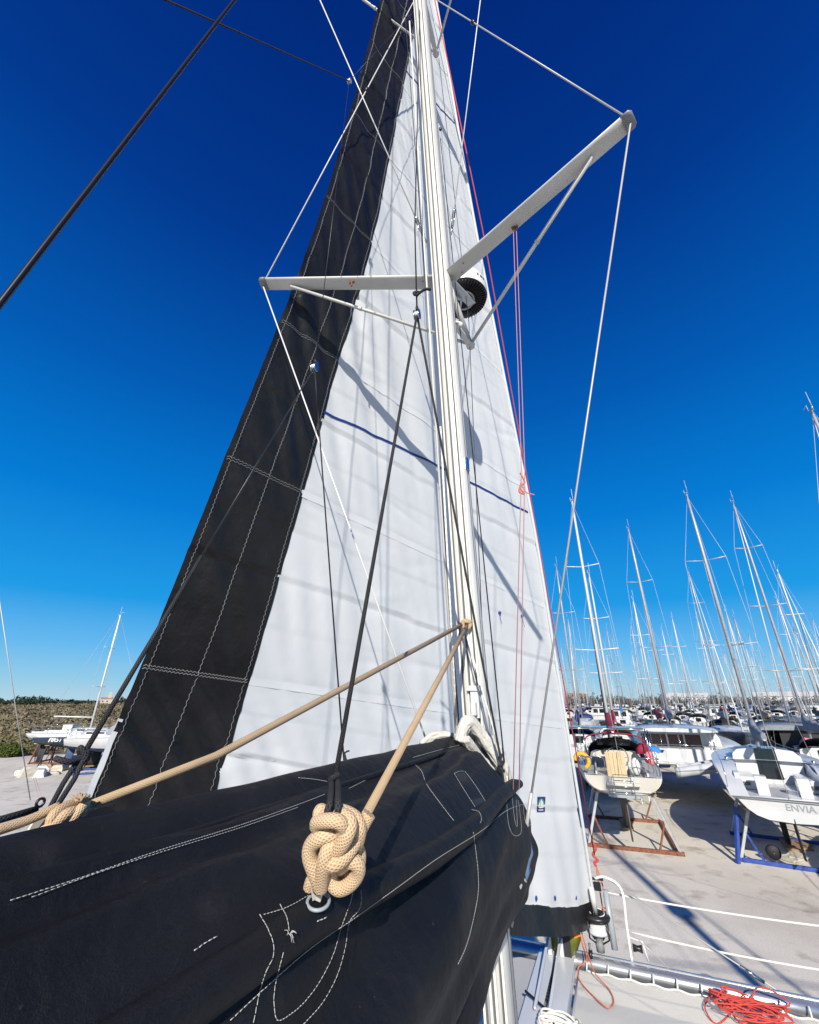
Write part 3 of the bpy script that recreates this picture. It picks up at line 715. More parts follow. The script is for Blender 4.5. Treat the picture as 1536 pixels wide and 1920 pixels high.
if all((p0, p1, p2, p3)):
    ex, ey = (p1 - p0), (p3 - p0); nrm = -ray(1015, 1508).normalized()
    m = MB(); m.add([p0 - so, p1 - so, p2 - so, p3 - so], [(0, 1, 2, 3)]); stk = m.build('maker_sticker', 'sticker_blue', sail, 'small blue sticker with a white sail emblem')
    S = lambda x, y, k=1: p0 + ex * x + ey * y + nrm * 0.003 * k - so
    m = MB(); m.add([S(0.5 + 0.40 * math.cos(q), 0.45 + 0.33 * math.sin(q)) for q in [k * math.pi / 10 for k in range(20)]], [list(range(20))]); m.build('disc', 'sticker_green', stk)
    m = MB(); m.add([S(0.46, 0.14, 2), S(0.72, 0.36, 2), S(0.80, 0.62, 2), S(0.40, 0.62, 2)], [(0, 1, 2, 3)]); m.add([S(0.40, 0.2, 2), S(0.36, 0.62, 2), S(0.14, 0.62, 2)], [(0, 1, 2)]); m.add([S(0.1, 0.66, 2), S(0.9, 0.66, 2), S(0.7, 0.76, 2), S(0.3, 0.76, 2)], [(0, 1, 2, 3)]); m.build('emblem', 'white_plastic', stk)
    m = MB()
    for k in range(6): m.add([S(0.2 + k * 0.1, 0.84, 2), S(0.27 + k * 0.1, 0.84, 2), S(0.27 + k * 0.1, 0.94, 2), S(0.2 + k * 0.1, 0.94, 2)], [(0, 1, 2, 3)])
    m.build('lettering', 'white_plastic', stk)
# white tack webbing and clew
m = MB(); tk = B(*luff(-2.72)); m.bar(tk - so - SV * 0.16 + Vector((0, 0, 0.07)) - FV * .06, tk - so + Vector((0, 0, -0.2)) - FV * .06, 0.06, 0.012); m.build('tack_strap', 'sail_white', sail)
cl = sail_pt(1.0, 0.0)
m = MB(); m.grid(lambda u, v: sail_pt(lerp(0.9955, 1.001, u), lerp(-0.1, 0.60, v), -0.012) - so, 3, 8); m.build('leech_tape', 'sail_white', sail)

# ---- furling drum on the crossbeam
fd = B(5.52, 0.09, ZB + 0.05)
fu = thing('furling_drum', 'black and grey furling drum at the foot of the headsail', 'furler', fd)
fu.scale = (1.2, 1.2, 1.2)
m = MB(); m.lathe((0, 0, 0.0), [(0.001, 0), (0.045, 0), (0.05, 0.08), (0.035, 0.1), (0.05, 0.13), (0.07, 0.16), (0.001, 0.17)], 20); m.build('toggle', 'grey_plastic', fu)
m = MB(); m.lathe((0, 0, 0.17), [(0.06, 0), (0.125, 0.005), (0.13, 0.03), (0.10, 0.04), (0.10, 0.14), (0.06, 0.15)], 24); m.build('drum', 'mast_grey', fu)
m = MB(); m.lathe((0, 0, 0.30), [(0.05, 0.0), (0.15, 0.0), (0.16, 0.025), (0.15, 0.05), (0.07, 0.055), (0.05, 0.03)], 28); m.build('top_plate', 'black_plastic', fu)
for k in range(4):
    q = k * math.pi / 2 + 0.5; e = Vector((math.cos(q), math.sin(q), 0))
    m = MB(); m.tube([e * 0.15 + Vector((0, 0, 0.31)), e * 0.15 + Vector((0, 0, 0.15)), e * 0.06 + Vector((0, 0, 0.09))], 0.009, 6); m.build('cage_bar', 'black_plastic', fu)
m = MB(); m.tube([Vector((0, 0, 0.33)), Vector((0, 0, 0.62)) - FV * 0.12], 0.03, 10); m.build('luff_foil', 'mast_grey', fu)
m = MB(); m.tube([p for p in spline([Vector((0.10 * math.cos(q), 0.10 * math.sin(q), 0.2 + 0.006 * k)) for k, q in enumerate([j * 0.7 for j in range(30)])], 2)], 0.006, 5); m.build('wound_line', 'rope_coil', fu)
m = MB(); m.tube([fd + SV * 0.19 + Vector((0, 0, 0.05)), fd + SV * 0.17 + FV * 0.1 + Vector((0, 0, 0.68))], 0.042, 10)
tag(m.build('roller_tube', 'gel_grey'), 'grey tube of a second furler standing just behind the black drum', 'furler')

# ---- red halyard and bow ropes
rk = onfwd(1115, 1603, 5.85)
line('red_halyard', 'long thin red rope running beside the white luff down to the bow', [rk, B(4.6, 0.16, 0.09), onfwd(905, 430, 1.6), MP(11.5, 0.12)], 0.0085, 'rope_red', 'rope', 6)
m = MB()
m.tube(spline([rk + Vector((0, 0, 0.16)), rk + SV * 0.03 + Vector((0, 0, 0.08)), rk - SV * 0.025, rk + SV * 0.035 - Vector((0, 0, 0.06)), rk - SV * 0.02 - Vector((0, 0, 0.1)), rk - Vector((0, 0, 0.14))], 6), 0.018, 7)
tag(m.build('red_knot', 'rope_red'), 'bright red rope knot at the lower end of the red halyard', 'knot')
line('bow_tackle', 'rusty orange doubled rope from the red knot to the furler', spline([rk - Vector((0, 0, .13)), onfwd(1130, 1660, 5.8), onfwd(1136, 1700, 5.7), fd + SV * 0.12 + Vector((0, 0, 0.5)), fd + SV * 0.1 + FV * 0.05 + Vector((0, 0, 0.42)), onfwd(1128, 1690, 5.78), onfwd(1120, 1640, 5.82), rk - Vector((0, 0, .15))], 5), 0.009, 'rope_orange')
on = lambda px, py, z=ZB + 0.02: B(*w2b(G(px, py, EYE + z)))
line('orange_rope_loop', 'orange rope loop hanging over the trampoline lacing', spline([onfwd(1084, 1735, 5.4), onfwd(1092, 1770, 5.4), on(1100, 1800, ZB + .1), on(1084, 1815), on(1088, 1840, ZB - .05), on(1115, 1870, ZB - .05), on(1140, 1890, ZB - .06), on(1151, 1878, ZB - .06), on(1142, 1855, ZB - .05), on(1118, 1828, ZB), on(1106, 1800, ZB + .08), onfwd(1094, 1760, 5.42), onfwd(1088, 1735, 5.42)], 6), 0.008, 'rope_orange')
for k, (x0, x1) in enumerate(((1073, 1071), (1079, 1080), (1088, 1086))):
    line('hanging_tail', ('leftmost', 'middle', 'rightmost')[k] + ' of three thin orange rope tails under the black sail foot', [onfwd(x0, 1725, 5.3), onfwd(x1, 1752, 5.3)], 0.006, 'rope_orange', 'rope', 5, 'orange tails under the sail foot')
m = MB(); p = onfwd(1081, 1752, 5.28); m.add([p + SV * 0.08, p - SV * 0.07 + Vector((0, 0, .03)), p - SV * .05 - Vector((0, 0, .06)), p + FV * .05], [(0, 1, 2), (0, 2, 3), (0, 3, 1), (1, 3, 2)]); tag(m.build('orange_flag', 'orange'), 'tiny orange pennant beside the yellow-green bag at the bow', 'pennant')
for nm, px, py, k in (('ratchet_block', 1108, 1790, 1.2), ('snatch_block', 1100, 1803, 0.8)):
    b = thing(nm, 'black pulley block lying on the crossbeam, %s one' % ('larger' if k > 1 else 'smaller'), 'block', onfwd(px, py, 5.42))
    m = MB(); m.lathe(-SV * 0.02 * k, [(0.001, 0), (0.045 * k, 0), (0.05 * k, 0.02 * k), (0.045 * k, 0.04 * k), (0.001, 0.04 * k)], 16, SV); m.build('sheave', 'black_plastic', b)
    m = MB(); m.bar(Vector((0, 0, -0.06 * k)), Vector((0, 0, 0.10 * k)), 0.03 * k, 0.02 * k); m.build('cheek', 'grey_plastic', b)
# red rope pile
m = MB(); pts = []; rr = random.Random(3)
for i in range(70):
    q = i * 1.15; c = Vector(w2b(G(1402, 1893, EYE + ZB)))
    pts.append(B(c.x - 0.06 + 0.20 * math.sin(q * 0.83 + rr.random()) * rr.uniform(.4, 1), c.y + 0.03 + 0.44 * math.cos(q) * rr.uniform(0.25, 1.0), ZB + 0.0 + 0.11 * rr.random()))
pts += [on(1480, 1885, ZB), on(1448, 1858, ZB + .14), on(1420, 1852, ZB + .16), on(1408, 1872, ZB + .1), on(1380, 1890, ZB - .05), on(1345, 1920, ZB - .1), on(1322, 1890, ZB - .05), on(1335, 1868, ZB), on(1360, 1880, ZB - .03), on(1385, 1915, ZB - .05), on(1420, 1912, ZB)]
m.tube(spline(pts, 5), 0.0085, 6); tag(m.build('red_rope_pile', 'rope_red'), 'tangled pile of red rope on the metal crossbeam', 'rope')
# white coil over the longeron
m = MB(); c = Vector(w2b(G(1050, 1912, EYE + ZB + 0.1)))
for k in range(9):
    m.tube(spline([B(c.x - 0.02 * k + 0.13 * math.sin(q) * (1 + .1 * math.sin(k * 3)), c.y + (0.20 + 0.015 * math.sin(k * 2)) * math.cos(q), ZB + 0.07 + 0.03 * k % 0.09 + 0.02 * math.sin(q * 2 + k)) for q in [2 * math.pi * j / 14 for j in range(14)]], 3, True), 0.011, 6, cap=False)
tag(m.build('white_rope_coil', 'rope_coil'), 'coil of white rope lying on the planks at the bottom edge', 'rope')
# yellow-green bag at the bow roller
gb = thing('bow_bag', 'yellow-green and black bag hanging at the end of the white planks', 'bag', onfwd(1055, 1755, 5.35))
m = MB(); m.loft([[Vector((SV * x * w + Vector((0, 0, z)) + FV * y * 0.09)) for x, y in ((-1, 0), (-.6, -1), (.6, -1), (1, 0), (.6, 1), (-.6, 1))] for z, w in ((-0.24, 0.08), (-0.12, 0.19), (0.0, 0.25), (0.14, 0.24), (0.2, 0.12))], cap=True); m.build('bag_body', 'bag_green', gb)
m = MB(); m.bar(SV * 0.06 - FV * 0.1 + Vector((0, 0, -0.24)), SV * 0.06 - FV * 0.1 + Vector((0, 0, 0.2)), 0.10, 0.012, FV); m.build('bag_band', 'cover_black', gb)
m = MB(); m.bar(-FV * 0.11 + SV * -0.05 + Vector((0, 0, -0.30)), -FV * 0.11 + SV * -0.01 + Vector((0, 0, 0.24)), 0.05, 0.014, FV); m.build('bag_stay', 'mast_grey', gb)
for s0, sg in ((-0.40, 1), (-0.56, 2)):
    pz = B(5.25, s0, ZB + 0.03)
    m = MB(); m.bar(pz, pz + Vector((0, 0, 0.20)), 0.05, 0.10, FV); m.bar(pz + Vector((0, 0, 0.2)), pz + FV * -1.4 + Vector((0, 0, 0.05)), 0.03, 0.025)
    tag(m.build('roller_cheek', 'mast_grey'), ('right' if sg == 1 else 'left') + ' grey metal cheek bar of the bow roller on the planks', 'roller')
line('bridle_rope', 'dark rope lying across the white plank beside the mast', spline([on(985, 1858, ZB + .1), on(1010, 1880, ZB + .07), on(1032, 1902, ZB + .07), on(1040, 1925, ZB + 0.06)], 5), 0.014, 'wire_dark', 'rope')

# ---- boom and its black sail bag (boom lies on the centre line)
boom = thing('boom', 'white boom under the black sail bag', 'boom', B(0, 0, -1.2))
bo = B(0, 0, -1.2)
m = MB(); m.loft([[B(a, math.cos(q) * 0.085, -1.16 + math.sin(q) * 0.11 + 0.015 * a) - bo for q in [2 * math.pi * k / 18 for k in range(18)]] for a in (0.02, -1, -2, -3, -4.6)], cap=True); m.build('boom_tube', 'mast_white', boom)
m = MB(); m.box(B(0.05, 0, -1.16) - bo, (0.10, 0.12, 0.14), -HA); m.build('gooseneck', 'mast_grey', boom)
bag = thing('sail_bag', 'black canvas sail bag with white stitching lying along the boom', 'bag', B(-1.8, 0, -1.0))
go = B(-1.8, 0, -1.0)
def tubeS(a): return interp([(-4.6, .18), (-2.6, .20), (-2.05, .225), (-1.5, .26), (-1.0, .265), (-.4, .235), (.05, .205), (.4, .19)], a)
def tubeZ(a): return interp([(-4.6, -.40), (-2.4, -.385), (-2.0, -.385), (-1.5, -.42), (-1.0, -.44), (-.4, -.435), (.05, -.46), (.4, -.50)], a)
def side_pt(a, t, sgn=1):                                    # t: 0 at the batten tube, 1 at the boom
    zt, zb = tubeZ(a) - 0.035, -1.13 + 0.02 * a
    z = lerp(zt, zb, t); s = lerp(tubeS(a) - 0.012, 0.10, t ** 1.5) + interp([(-1.3, .075), (-.3, .115), (.1, .12)], a) * math.sin(math.pi * t ** 0.8)
    if a > 0.16: s -= 0.10 * ((a - .16) / .2) ** 2
    w = 0.024 * nz(a * 2.2 + t * 1.5, t * 2.4, 1.0) + 0.020 * nz(a * 1.1 - t * 2.0, t * 5.5, 4.0) + 0.006 * nz(a * 6, t * 9, 2.2)
    w += 0.05 * nz(a * 1.1 + 3, t * 5.0 + a * 1.2, 7.0) + 0.020 * math.sin(7 * t + 4.2 * a + 2 * nz(a * 1.3, t * 2)) * max(0, min(1, (-0.9 - a) * 1.2))
    return B(a, sgn * (s + w), z)
def cover_pt(a, t, sgn=1):                                    # t: 0 at the zip ridge, 1 at the batten tube
    zt = tubeZ(a) + 0.03; zr = -0.25
    z = lerp(zr, zt, t) + 0.035 * math.sin(math.pi * t); s = lerp(0.0, tubeS(a) - 0.005, t)
    w = 0.045 * nz(a * 1.1, t * 4.2 + a * .9, 9.0) + 0.020 * nz(a * 2.0, t * 1.6, 8.0) + 0.012 * nz(a * 5, t * 3.0, 6.0) + 0.020 * math.sin(5 * t + 2.6 * a + 1.5 * nz(a, t * 2, 5)) * max(0, min(1, (-1.3 - a))) * math.sin(math.pi * t)
    if a > -0.35: z -= 0.10 * ((a + .35) / .4) ** 2 * t
    return B(a, sgn * s, z + w * math.sin(math.pi * min(1, t + .15)))
def back_pt(a, t):                                             # port slope: zip ridge to the raised port fold and down
    if t < 0.35: k = t / 0.35; return B(a, -0.075 * k, -0.25 + 0.055 * math.sin(k * 1.57) + 0.006 * nz(a * 4, 3))
    k = (t - 0.35) / 0.65; return B(a, lerp(-0.075, -0.26, k), lerp(-0.195, -0.43, k ** 1.4) + 0.006 * nz(a * 4, 3) * (1 - k))
ACB = MB()
def bagsheet(fn, a0, a1, nu, nv, name, acc=True, label=None, mt='bag_black'):
    mb = MB(); mb.grid(lambda i, j: fn(lerp(a0, a1, i), j) - go, nu, nv); o = mb.build(name, mt, bag, label)
    if acc: ACB.grid(lambda i, j: fn(lerp(a0, a1, i), j), nu, nv)
    return o
bagsheet(side_pt, -4.6, 0.36, 180, 44, 'side_panel')
bagsheet(lambda a, t: side_pt(a, t, -1), -4.6, 0.3, 60, 16, 'side_panel', False)
bagsheet(cover_pt, -4.6, -0.02, 160, 24, 'top_cover')
bagsheet(back_pt, -4.6, -0.05, 100, 18, 'top_cover')
m = MB(); tp = [B(a, tubeS(a), tubeZ(a)) for a in [lerp(-4.6, 0.27, i / 70) for i in range(71)]]
m.tube([p - go for p in tp], lambda t: 0.035 if t < .94 else 0.035 - .2 * (t - .94), 12); m.build('batten_tube', 'bag_black', bag); ACB.tube(tp, 0.0355, 12)
m = MB(); m.grid(lambda i, j: (side_pt(.355, j) if i == 0 else B(.30 - .06 * i, lerp(w2b(side_pt(.355, j))[1], .075, i), w2b(side_pt(.355, j))[2] - .03 * math.sin(3 * i))) - go, 4, 12); m.build('front_flap', 'bag_black', bag)
m = MB(); m.tube([B(a, -tubeS(a), tubeZ(a)) - go for a in [lerp(-4.6, 0.2, i / 30) for i in range(31)]], 0.033, 8); m.build('batten_tube', 'bag_black', bag)
m = MB(); m.tube([B(a, 0.0, -0.247 + 0.004 * nz(a * 5)) - go for a in [lerp(-4.6, -0.08, i / 60) for i in range(61)]], 0.011, 8); m.build('zip_fold', 'bag_black', bag)
BAGBVH = BVHTree.FromPolygons([tuple(v) for v in ACB.v], ACB.f)
def bag_line(pxs, r, name, m, dash=None, off=0.004, n=10, label=None):   # thread sewn onto the bag
    r *= 0.52
    P = spline([Vector((x, y, 0)) for x, y in pxs], n); pts = [hit(BAGBVH, p.x, p.y, off) for p in P]
    pts = [p for p in pts if p is not None]
    out = [pts[0]] if pts else []
    for p in pts[1:]:
        if (p - out[-1]).length < 0.35: out.append(p)
    pts = out
    mb = MB()
    if dash is None: mb.tube([p - go for p in pts], r, 5)
    else:
        L = [0.0]
        for p, q in zip(pts, pts[1:]): L.append(L[-1] + (q - p).length)
        def at(d):
            for i in range(len(pts) - 1):
                if L[i + 1] >= d: return pts[i].lerp(pts[i + 1], (d - L[i]) / max(1e-9, L[i + 1] - L[i]))
            return pts[-1]
        d = 0.0
        while d < L[-1] - dash:
            jit = Vector((rnd.uniform(-1, 1), rnd.uniform(-1, 1), rnd.uniform(-1, 1))) * r * 0.5
            mb.tube([at(d) - go + jit, at(d + dash * 0.42) - go, at(d + dash * 0.84) - go - jit], r, 4); d += dash
    o = mb.build(name, m, bag, label); o['kind'] = 'stuff' if dash else 'part'
    if not dash: del o['kind']
    return o
for pxs, r, dash in (
    ([(20, 1688), (150, 1646), (300, 1594), (450, 1547), (560, 1508), (612, 1488)], 0.0011, 0.007),
    ([(60, 1682), (190, 1634), (320, 1592), (450, 1552), (560, 1513)], 0.0010, 0.008),
    ([(655, 1478), (700, 1456), (745, 1438), (800, 1420)], 0.0012, 0.009),
    ([(560, 1458), (590, 1461), (618, 1466)], 0.0014, 0.010),
    ([(775, 1420), (840, 1402), (880, 1394)], 0.0015, 0.010),
    ([(770, 1427), (790, 1445), (800, 1470), (825, 1505), (852, 1540)], 0.0016, 0.011),
    ([(888, 1560), (893, 1600), (897, 1640), (896, 1680), (884, 1740), (872, 1780), (858, 1810)], 0.0016, 0.011),
    ([(885, 1518), (898, 1522), (903, 1535), (900, 1545)], 0.0016, 0.011),
    ([(1000, 1502), (950, 1520), (900, 1560), (820, 1610), (740, 1668), (660, 1725), (580, 1780), (500, 1850), (430, 1915)], 0.0013, 0.009),
    ([(590, 1672), (540, 1700), (490, 1716)], 0.0012, 0.008), ([(408, 1755), (385, 1768), (362, 1784)], 0.0016, 0.009),
    ([(487, 1714), (503, 1742), (513, 1770), (512, 1795), (500, 1820), (490, 1850), (482, 1885), (474, 1925)], 0.0013, 0.009),
    ([(525, 1695), (538, 1720), (543, 1750)], 0.0013, 0.009),
    ([(532, 1785), (524, 1815), (516, 1850), (514, 1880), (520, 1912), (540, 1905), (570, 1880), (600, 1840), (625, 1790), (640, 1740), (658, 1690), (662, 1665)], 0.0013, 0.009),
    ([(570, 1920), (605, 1880), (632, 1830), (648, 1775), (655, 1730), (676, 1700), (677, 1660)], 0.0013, 0.009),
    ([(595, 1727), (606, 1723), (618, 1717)], 0.0018, 0.010),
    ([(950, 1500), (953, 1540), (960, 1562), (970, 1567), (978, 1555), (972, 1500)], 0.0015, 0.011),
    ([(960, 1490), (965, 1535), (970, 1548), (968, 1500)], 0.0015, 0.011),
    ([(980, 1500), (985, 1540), (992, 1548), (998, 1540)], 0.0015, 0.011),
    ([(852, 1450), (862, 1446), (872, 1446)], 0.0015, 0.011), ([(852, 1450), (870, 1480), (892, 1514)], 0.0015, 0.011), ([(872, 1446), (890, 1470), (911, 1503)], 0.0015, 0.011)):
    bag_line(pxs, r, 'stitching', 'stitch_white', dash)
# dark clear-plastic patch and printed corner
def bag_quad(pxs, name, m, off, label=None):
    pts = [hit(BAGBVH, x, y, off) for x, y in pxs]
    if any(p is None for p in pts): return
    mb = MB(); mb.add([p - go for p in pts], [list(range(len(pts)))]); return mb.build(name, m, bag, label)
bag_quad([(855, 1451), (871, 1448), (909, 1503), (893, 1512)], 'patch', 'bag_patch', 0.004)
bag_quad([(996, 1580), (1000, 1600), (995, 1632), (988, 1652), (985, 1640), (992, 1610)], 'printed_corner', 'sticker_sky', 0.006, 'blue and white printed emblem at the front edge of the bag')
bag_quad([(985, 1646), (988, 1654), (976, 1668), (974, 1662)], 'printed_corner', 'webbing', 0.006)
# eyelet
eye_c = hit(BAGBVH, 597, 1690, 0.012); en = (CAMP - eye_c).normalized() * 0.35 + Vector((0, 0, 0.85)); en.normalize()
ex = en.orthogonal().normalized(); ey = en.cross(ex)
m = MB(); m.tube([eye_c - go + (ex * math.cos(q) + ey * math.sin(q)) * 0.0205 for q in [2 * math.pi * k / 24 for k in range(25)]], 0.0032, 8, cap=False); m.build('eyelet', 'gel_grey', bag)
# frayed thread end
m = MB(); fp = hit(BAGBVH, 543, 1752, 0.006)
for k in range(9):
    d = Vector((rnd.uniform(-1, 1), rnd.uniform(-.3, .1), rnd.uniform(-1, .5))) * 0.013; m.tube([fp - go, fp - go + d * 0.5 + Vector((0, 0, .003)), fp - go + d], 0.0007, 3)
o = m.build('frayed_thread', 'stitch_white', bag); o['kind'] = 'stuff'

# ---- crumpled cloth of the lowered mainsail at the mast
cv = thing('folded_mainsail', 'crumpled pale grey canvas of the lowered mainsail beside the mast', 'sail', B(-0.1, 0.05, -0.3))
co = B(-0.1, 0.05, -0.3)
def cvs(path, wid, thick, seed, name='fold'):
    P = spline(path, 13); mb = MB(); secs = []
    for i, p in enumerate(P):
        t = i / (len(P) - 1); d = (P[min(i + 1, len(P) - 1)] - P[max(i - 1, 0)]).normalized(); x = d.cross(ray(900, 1420).normalized()).normalized(); n = x.cross(d)
        ww = wid * (0.55 + 0.45 * math.sin(math.pi * min(1, t * 1.15 + .12))) ; sec = []
        for k in range(40):
            q = 2 * math.pi * k / 40; e = 1 + 0.38 * nz(math.cos(q) * 2 + seed, math.sin(q) * 2, t * 4) + 0.30 * (0.5 - abs(nz(math.cos(q) * 3.1, math.sin(q) * 3.1 + seed, t * 9))) - 0.28 * abs(nz(math.cos(q) * 5 + t * 6, math.sin(q) * 5 + seed, t * 5))
            sec.append(p - co + x * math.cos(q) * ww * e + n * math.sin(q) * thick * e)
        secs.append(sec)
    mb.loft(secs, cap=True); mb.build(name, 'canvas_beige', cv)
cvs([onfwd(790, 1398, -.35), onfwd(812, 1382, -.3), onfwd(838, 1378, -.25), onfwd(862, 1380, -.22)], 0.024, 0.02, 1.0)
cvs([onfwd(862, 1392, -.30), onfwd(876, 1356, -.26), onfwd(893, 1366, -.2), onfwd(915, 1398, -.14), onfwd(938, 1440, -.08), onfwd(950, 1482, -.02)], 0.036, 0.022, 3.3)
cvs([onfwd(878, 1372, -.16), onfwd(905, 1380, -.10), onfwd(936, 1415, -.02), onfwd(952, 1455, .03), onfwd(958, 1478, .06)], 0.034, 0.018, 5.1)
cvs([onfwd(872, 1385, -.34), onfwd(897, 1420, -.22), onfwd(925, 1452, -.14), onfwd(945, 1480, -.06)], 0.03, 0.02, 7.7)
m = MB(); m.bar(onfwd(949, 1455, -.04), onfwd(950, 1488, -.06), 0.022, 0.006, FV); tag(m.build('bag_strap', 'webbing'), 'pale webbing strap tying the front end of the black bag', 'strap')

# ---- halyards beside the mast
for k, (nm, top, bot, r, mm) in enumerate((
    ('white rope hanging along the left side of the mast', (768, 40), (856, 1385), 0.0085, 'rope_white'),
    ('white rope with dark flecks just left of the mast face', (826, 800), (857, 1370), 0.0075, 'rope_fleck'),
    ('thin black line running down the left of the mast', (760, 30), (862, 1372), 0.004, 'rope_black'),
    ('thin black line down the right face of the mast', (826, 260), (946, 1430), 0.0042, 'rope_black'),
    ('pale rope slanting from the tan rope hitch to the canvas', (872, 1180), (946, 1440), 0.005, 'rope_fleck'))):
    a0, a1 = ((-0.16, -0.20) if k != 3 else (0.02, -0.05))
    p, q = onfwd(top[0], top[1], w2b(MP(7.5 if top[1] < 100 else 3 if top[1] < 900 else .5))[0] + a0), onfwd(bot[0], bot[1], a1)
    line('halyard', nm, [p, p.lerp(q, .5) , q], r, mm)
line('thin_halyard', 'thin pale line hanging in front of the white sail right of mast', [onfwd(823, 110, 0.1), BRK + Vector((0, 0, 0.3)), onfwd(903, 1150, .22), onfwd(915, 1400, .3)], 0.0035, 'wire_dark')
m = MB(); q = onfwd(826, 242, .08); m.ball(q, 0.02, 8, 6, (1, 1, 1.6)); tag(m.build('halyard_stopper', 'black_plastic'), 'small black stopper ball on the thin line above the radar', 'ball')
for dx, nm in ((-4, 'left'), (4, 'right')):
    fe = SP[(1, ZS)][2]
    line('flag_halyard', '%s strand of the thin pink flag line below the right spreader' % nm, [fe + SV * dx * 0.003, onfwd(981 + dx * .8, 880, -.4), onfwd(968 + dx * 1.4, 1480, -.4)], 0.0028, 'rope_pink', 'rope', 5)
fk = onfwd(978, 905, -.39)
m = MB(); m.tube(spline([fk + Vector((0, 0, .07)), fk + SV * .02, fk - SV * .012 - Vector((0, 0, .03)), fk + SV * .01 - Vector((0, 0, .08)), fk - SV * .02 - Vector((0, 0, .06)), fk + Vector((0, 0, -.0))], 5), 0.006, 5)
tag(m.build('flag_line_knot', 'rope_orange'), 'small reddish knot tied in the pink flag line', 'knot')
line('flag_line_tail', 'short pink rope tail below the flag line knot', spline([fk, fk + SV * .02 - Vector((0, 0, .07)), fk + SV * .07 - Vector((0, 0, .10))], 5), 0.004, 'rope_pink')
line('topping_lift', 'dark wire crossing the sky at the upper left', [onstar(-120, 722, 0), onstar(0, 570, 0), onstar(440, 0, 0), MP(15)], 0.0052, 'wire_dark', 'wire', 8)

line('far_left_wire', 'thin grey wire slanting down at the far left edge', [onstar(-3, 1110, -3.3), onstar(30, 1330, -3.3), onstar(57, 1500, -3.3)], 0.0032, 'wire', 'wire')
# ---- lazy jacks
def block(px, s, label, hang):
    p = onstar(px[0], px[1], s); b = thing('lazy_jack_block', label, 'block', p)
    for e in (-1, 1):
        m = MB(); m.loft([[SV * 0.011 * e + SV * 0.004 * e * k + FV * math.cos(q) * 0.020 + Vector((0, 0, math.sin(q) * 0.034)) for q in [2 * math.pi * j / 12 for j in range(12)]] for k in (0, 1)], cap=True); m.build('cheek', 'steel', b)
    m = MB(); m.lathe(-SV * 0.009, [(0.001, 0), (0.019, 0), (0.014, 0.009), (0.019, 0.018), (0.001, 0.018)], 12, SV); m.build('sheave', 'white_plastic', b)
    m = MB(); m.tube([Vector((0, 0, 0.03)), Vector((0, 0, 0.055))], 0.008, 6); m.build('shackle', 'black_plastic', b)
    return p
sb = block((782, 590), .2, 'small steel block hanging left of the mast below the spreaders', None)
b2 = block((590, 688), -.4, 'small steel block hanging in front of the black sail strip', None)
b1 = block((655, 152), -.5, 'small steel block against the blue sky near the top', None)
KA = onstar(628, 1462, .2)
line('lazy_jack_hanger', 'thin black line from the mast down to the block', [sb + Vector((0, 0, .05)), onstar(778, 430, .15), MP(8.4, 0, 0)], 0.0045, 'rope_black')
m = MB(); p = onstar(781, 555, .2); m.tube(spline([p, p + SV * .015 + Vector((0, 0, .02)), p - SV * .015 + Vector((0, 0, .03)), p + Vector((0, 0, .01)), p + SV * .05 + Vector((0, 0, .025)), p + SV * .08 + Vector((0, 0, .01))], 5), 0.008, 6); tag(m.build('hanger_knot', 'rope_black'), 'black knot with short tail just above the block by the mast', 'knot')
line('lazy_jack', 'black braided rope from the mast block down to the tan knot', [sb, KA], 0.0062, 'rope_black', n=8)
line('lazy_jack', 'black rope from the mast block down to the front end of the bag', [sb, onstar(940, 1428, .2), onstar(945, 1472, .21)], 0.0062, 'rope_black', n=8)
m = MB(); p = onstar(940, 1426, .2)
for k in range(4): m.tube(spline([p + SV * .012 * (-1) ** k + Vector((0, 0, .03 - .02 * k)), p - FV * .015 + Vector((0, 0, .02 - .02 * k)), p - SV * .012 * (-1) ** k + Vector((0, 0, .01 - .02 * k))], 4), 0.008, 6)
tag(m.build('lazy_jack_knot', 'rope_black'), 'black knot above the front end of the bag', 'knot')
line('lazy_jack', 'black line down the white sail to the far side of the bag', [b2, onstar(645, 1425, -.38)], 0.0042, 'rope_black')
m = MB(); p = onstar(646, 1412, -.36)
for e in ((-.02, .015), (.025, .01), (.005, -.03), (.02, -.035)): m.tube(spline([p, p + SV * e[0] * .6 + Vector((0, 0, e[1] * .8)), p + SV * e[0] + Vector((0, 0, e[1]))], 4), 0.004, 5)
tag(m.build('far_side_knot', 'rope_black'), 'small black knot with tails on the far edge of the bag', 'knot')
KP = onstar(158, 1412, -.3)
line('lazy_jack', 'grey line crossing the black sail strip down to the left knot', [b2, b2.lerp(KP, .72)], 0.0032, 'wire_dark')
line('lazy_jack_tail', 'thick black rope above the knot at the left', [b2.lerp(KP, .70), KP], 0.0062, 'rope_black', n=8)
line('lazy_jack_hanger', 'thin line linking the upper and lower blocks at left of the mast', [b1, b2 + Vector((0, 0, .05))], 0.0028, 'wire_dark')
line('lazy_jack_hanger', 'thin line from the uppermost block towards the mast', [b1, MP(8.2, 0, -.05)], 0.0026, 'wire_dark')
line('lazy_jack', 'black line crossing the sky from the uppermost block to the upper left', [b1, onstar(310, 0, -.4), onstar(310, 0, -.4) + (onstar(310, 0, -.4) - b1) * .6], 0.0042, 'rope_black')
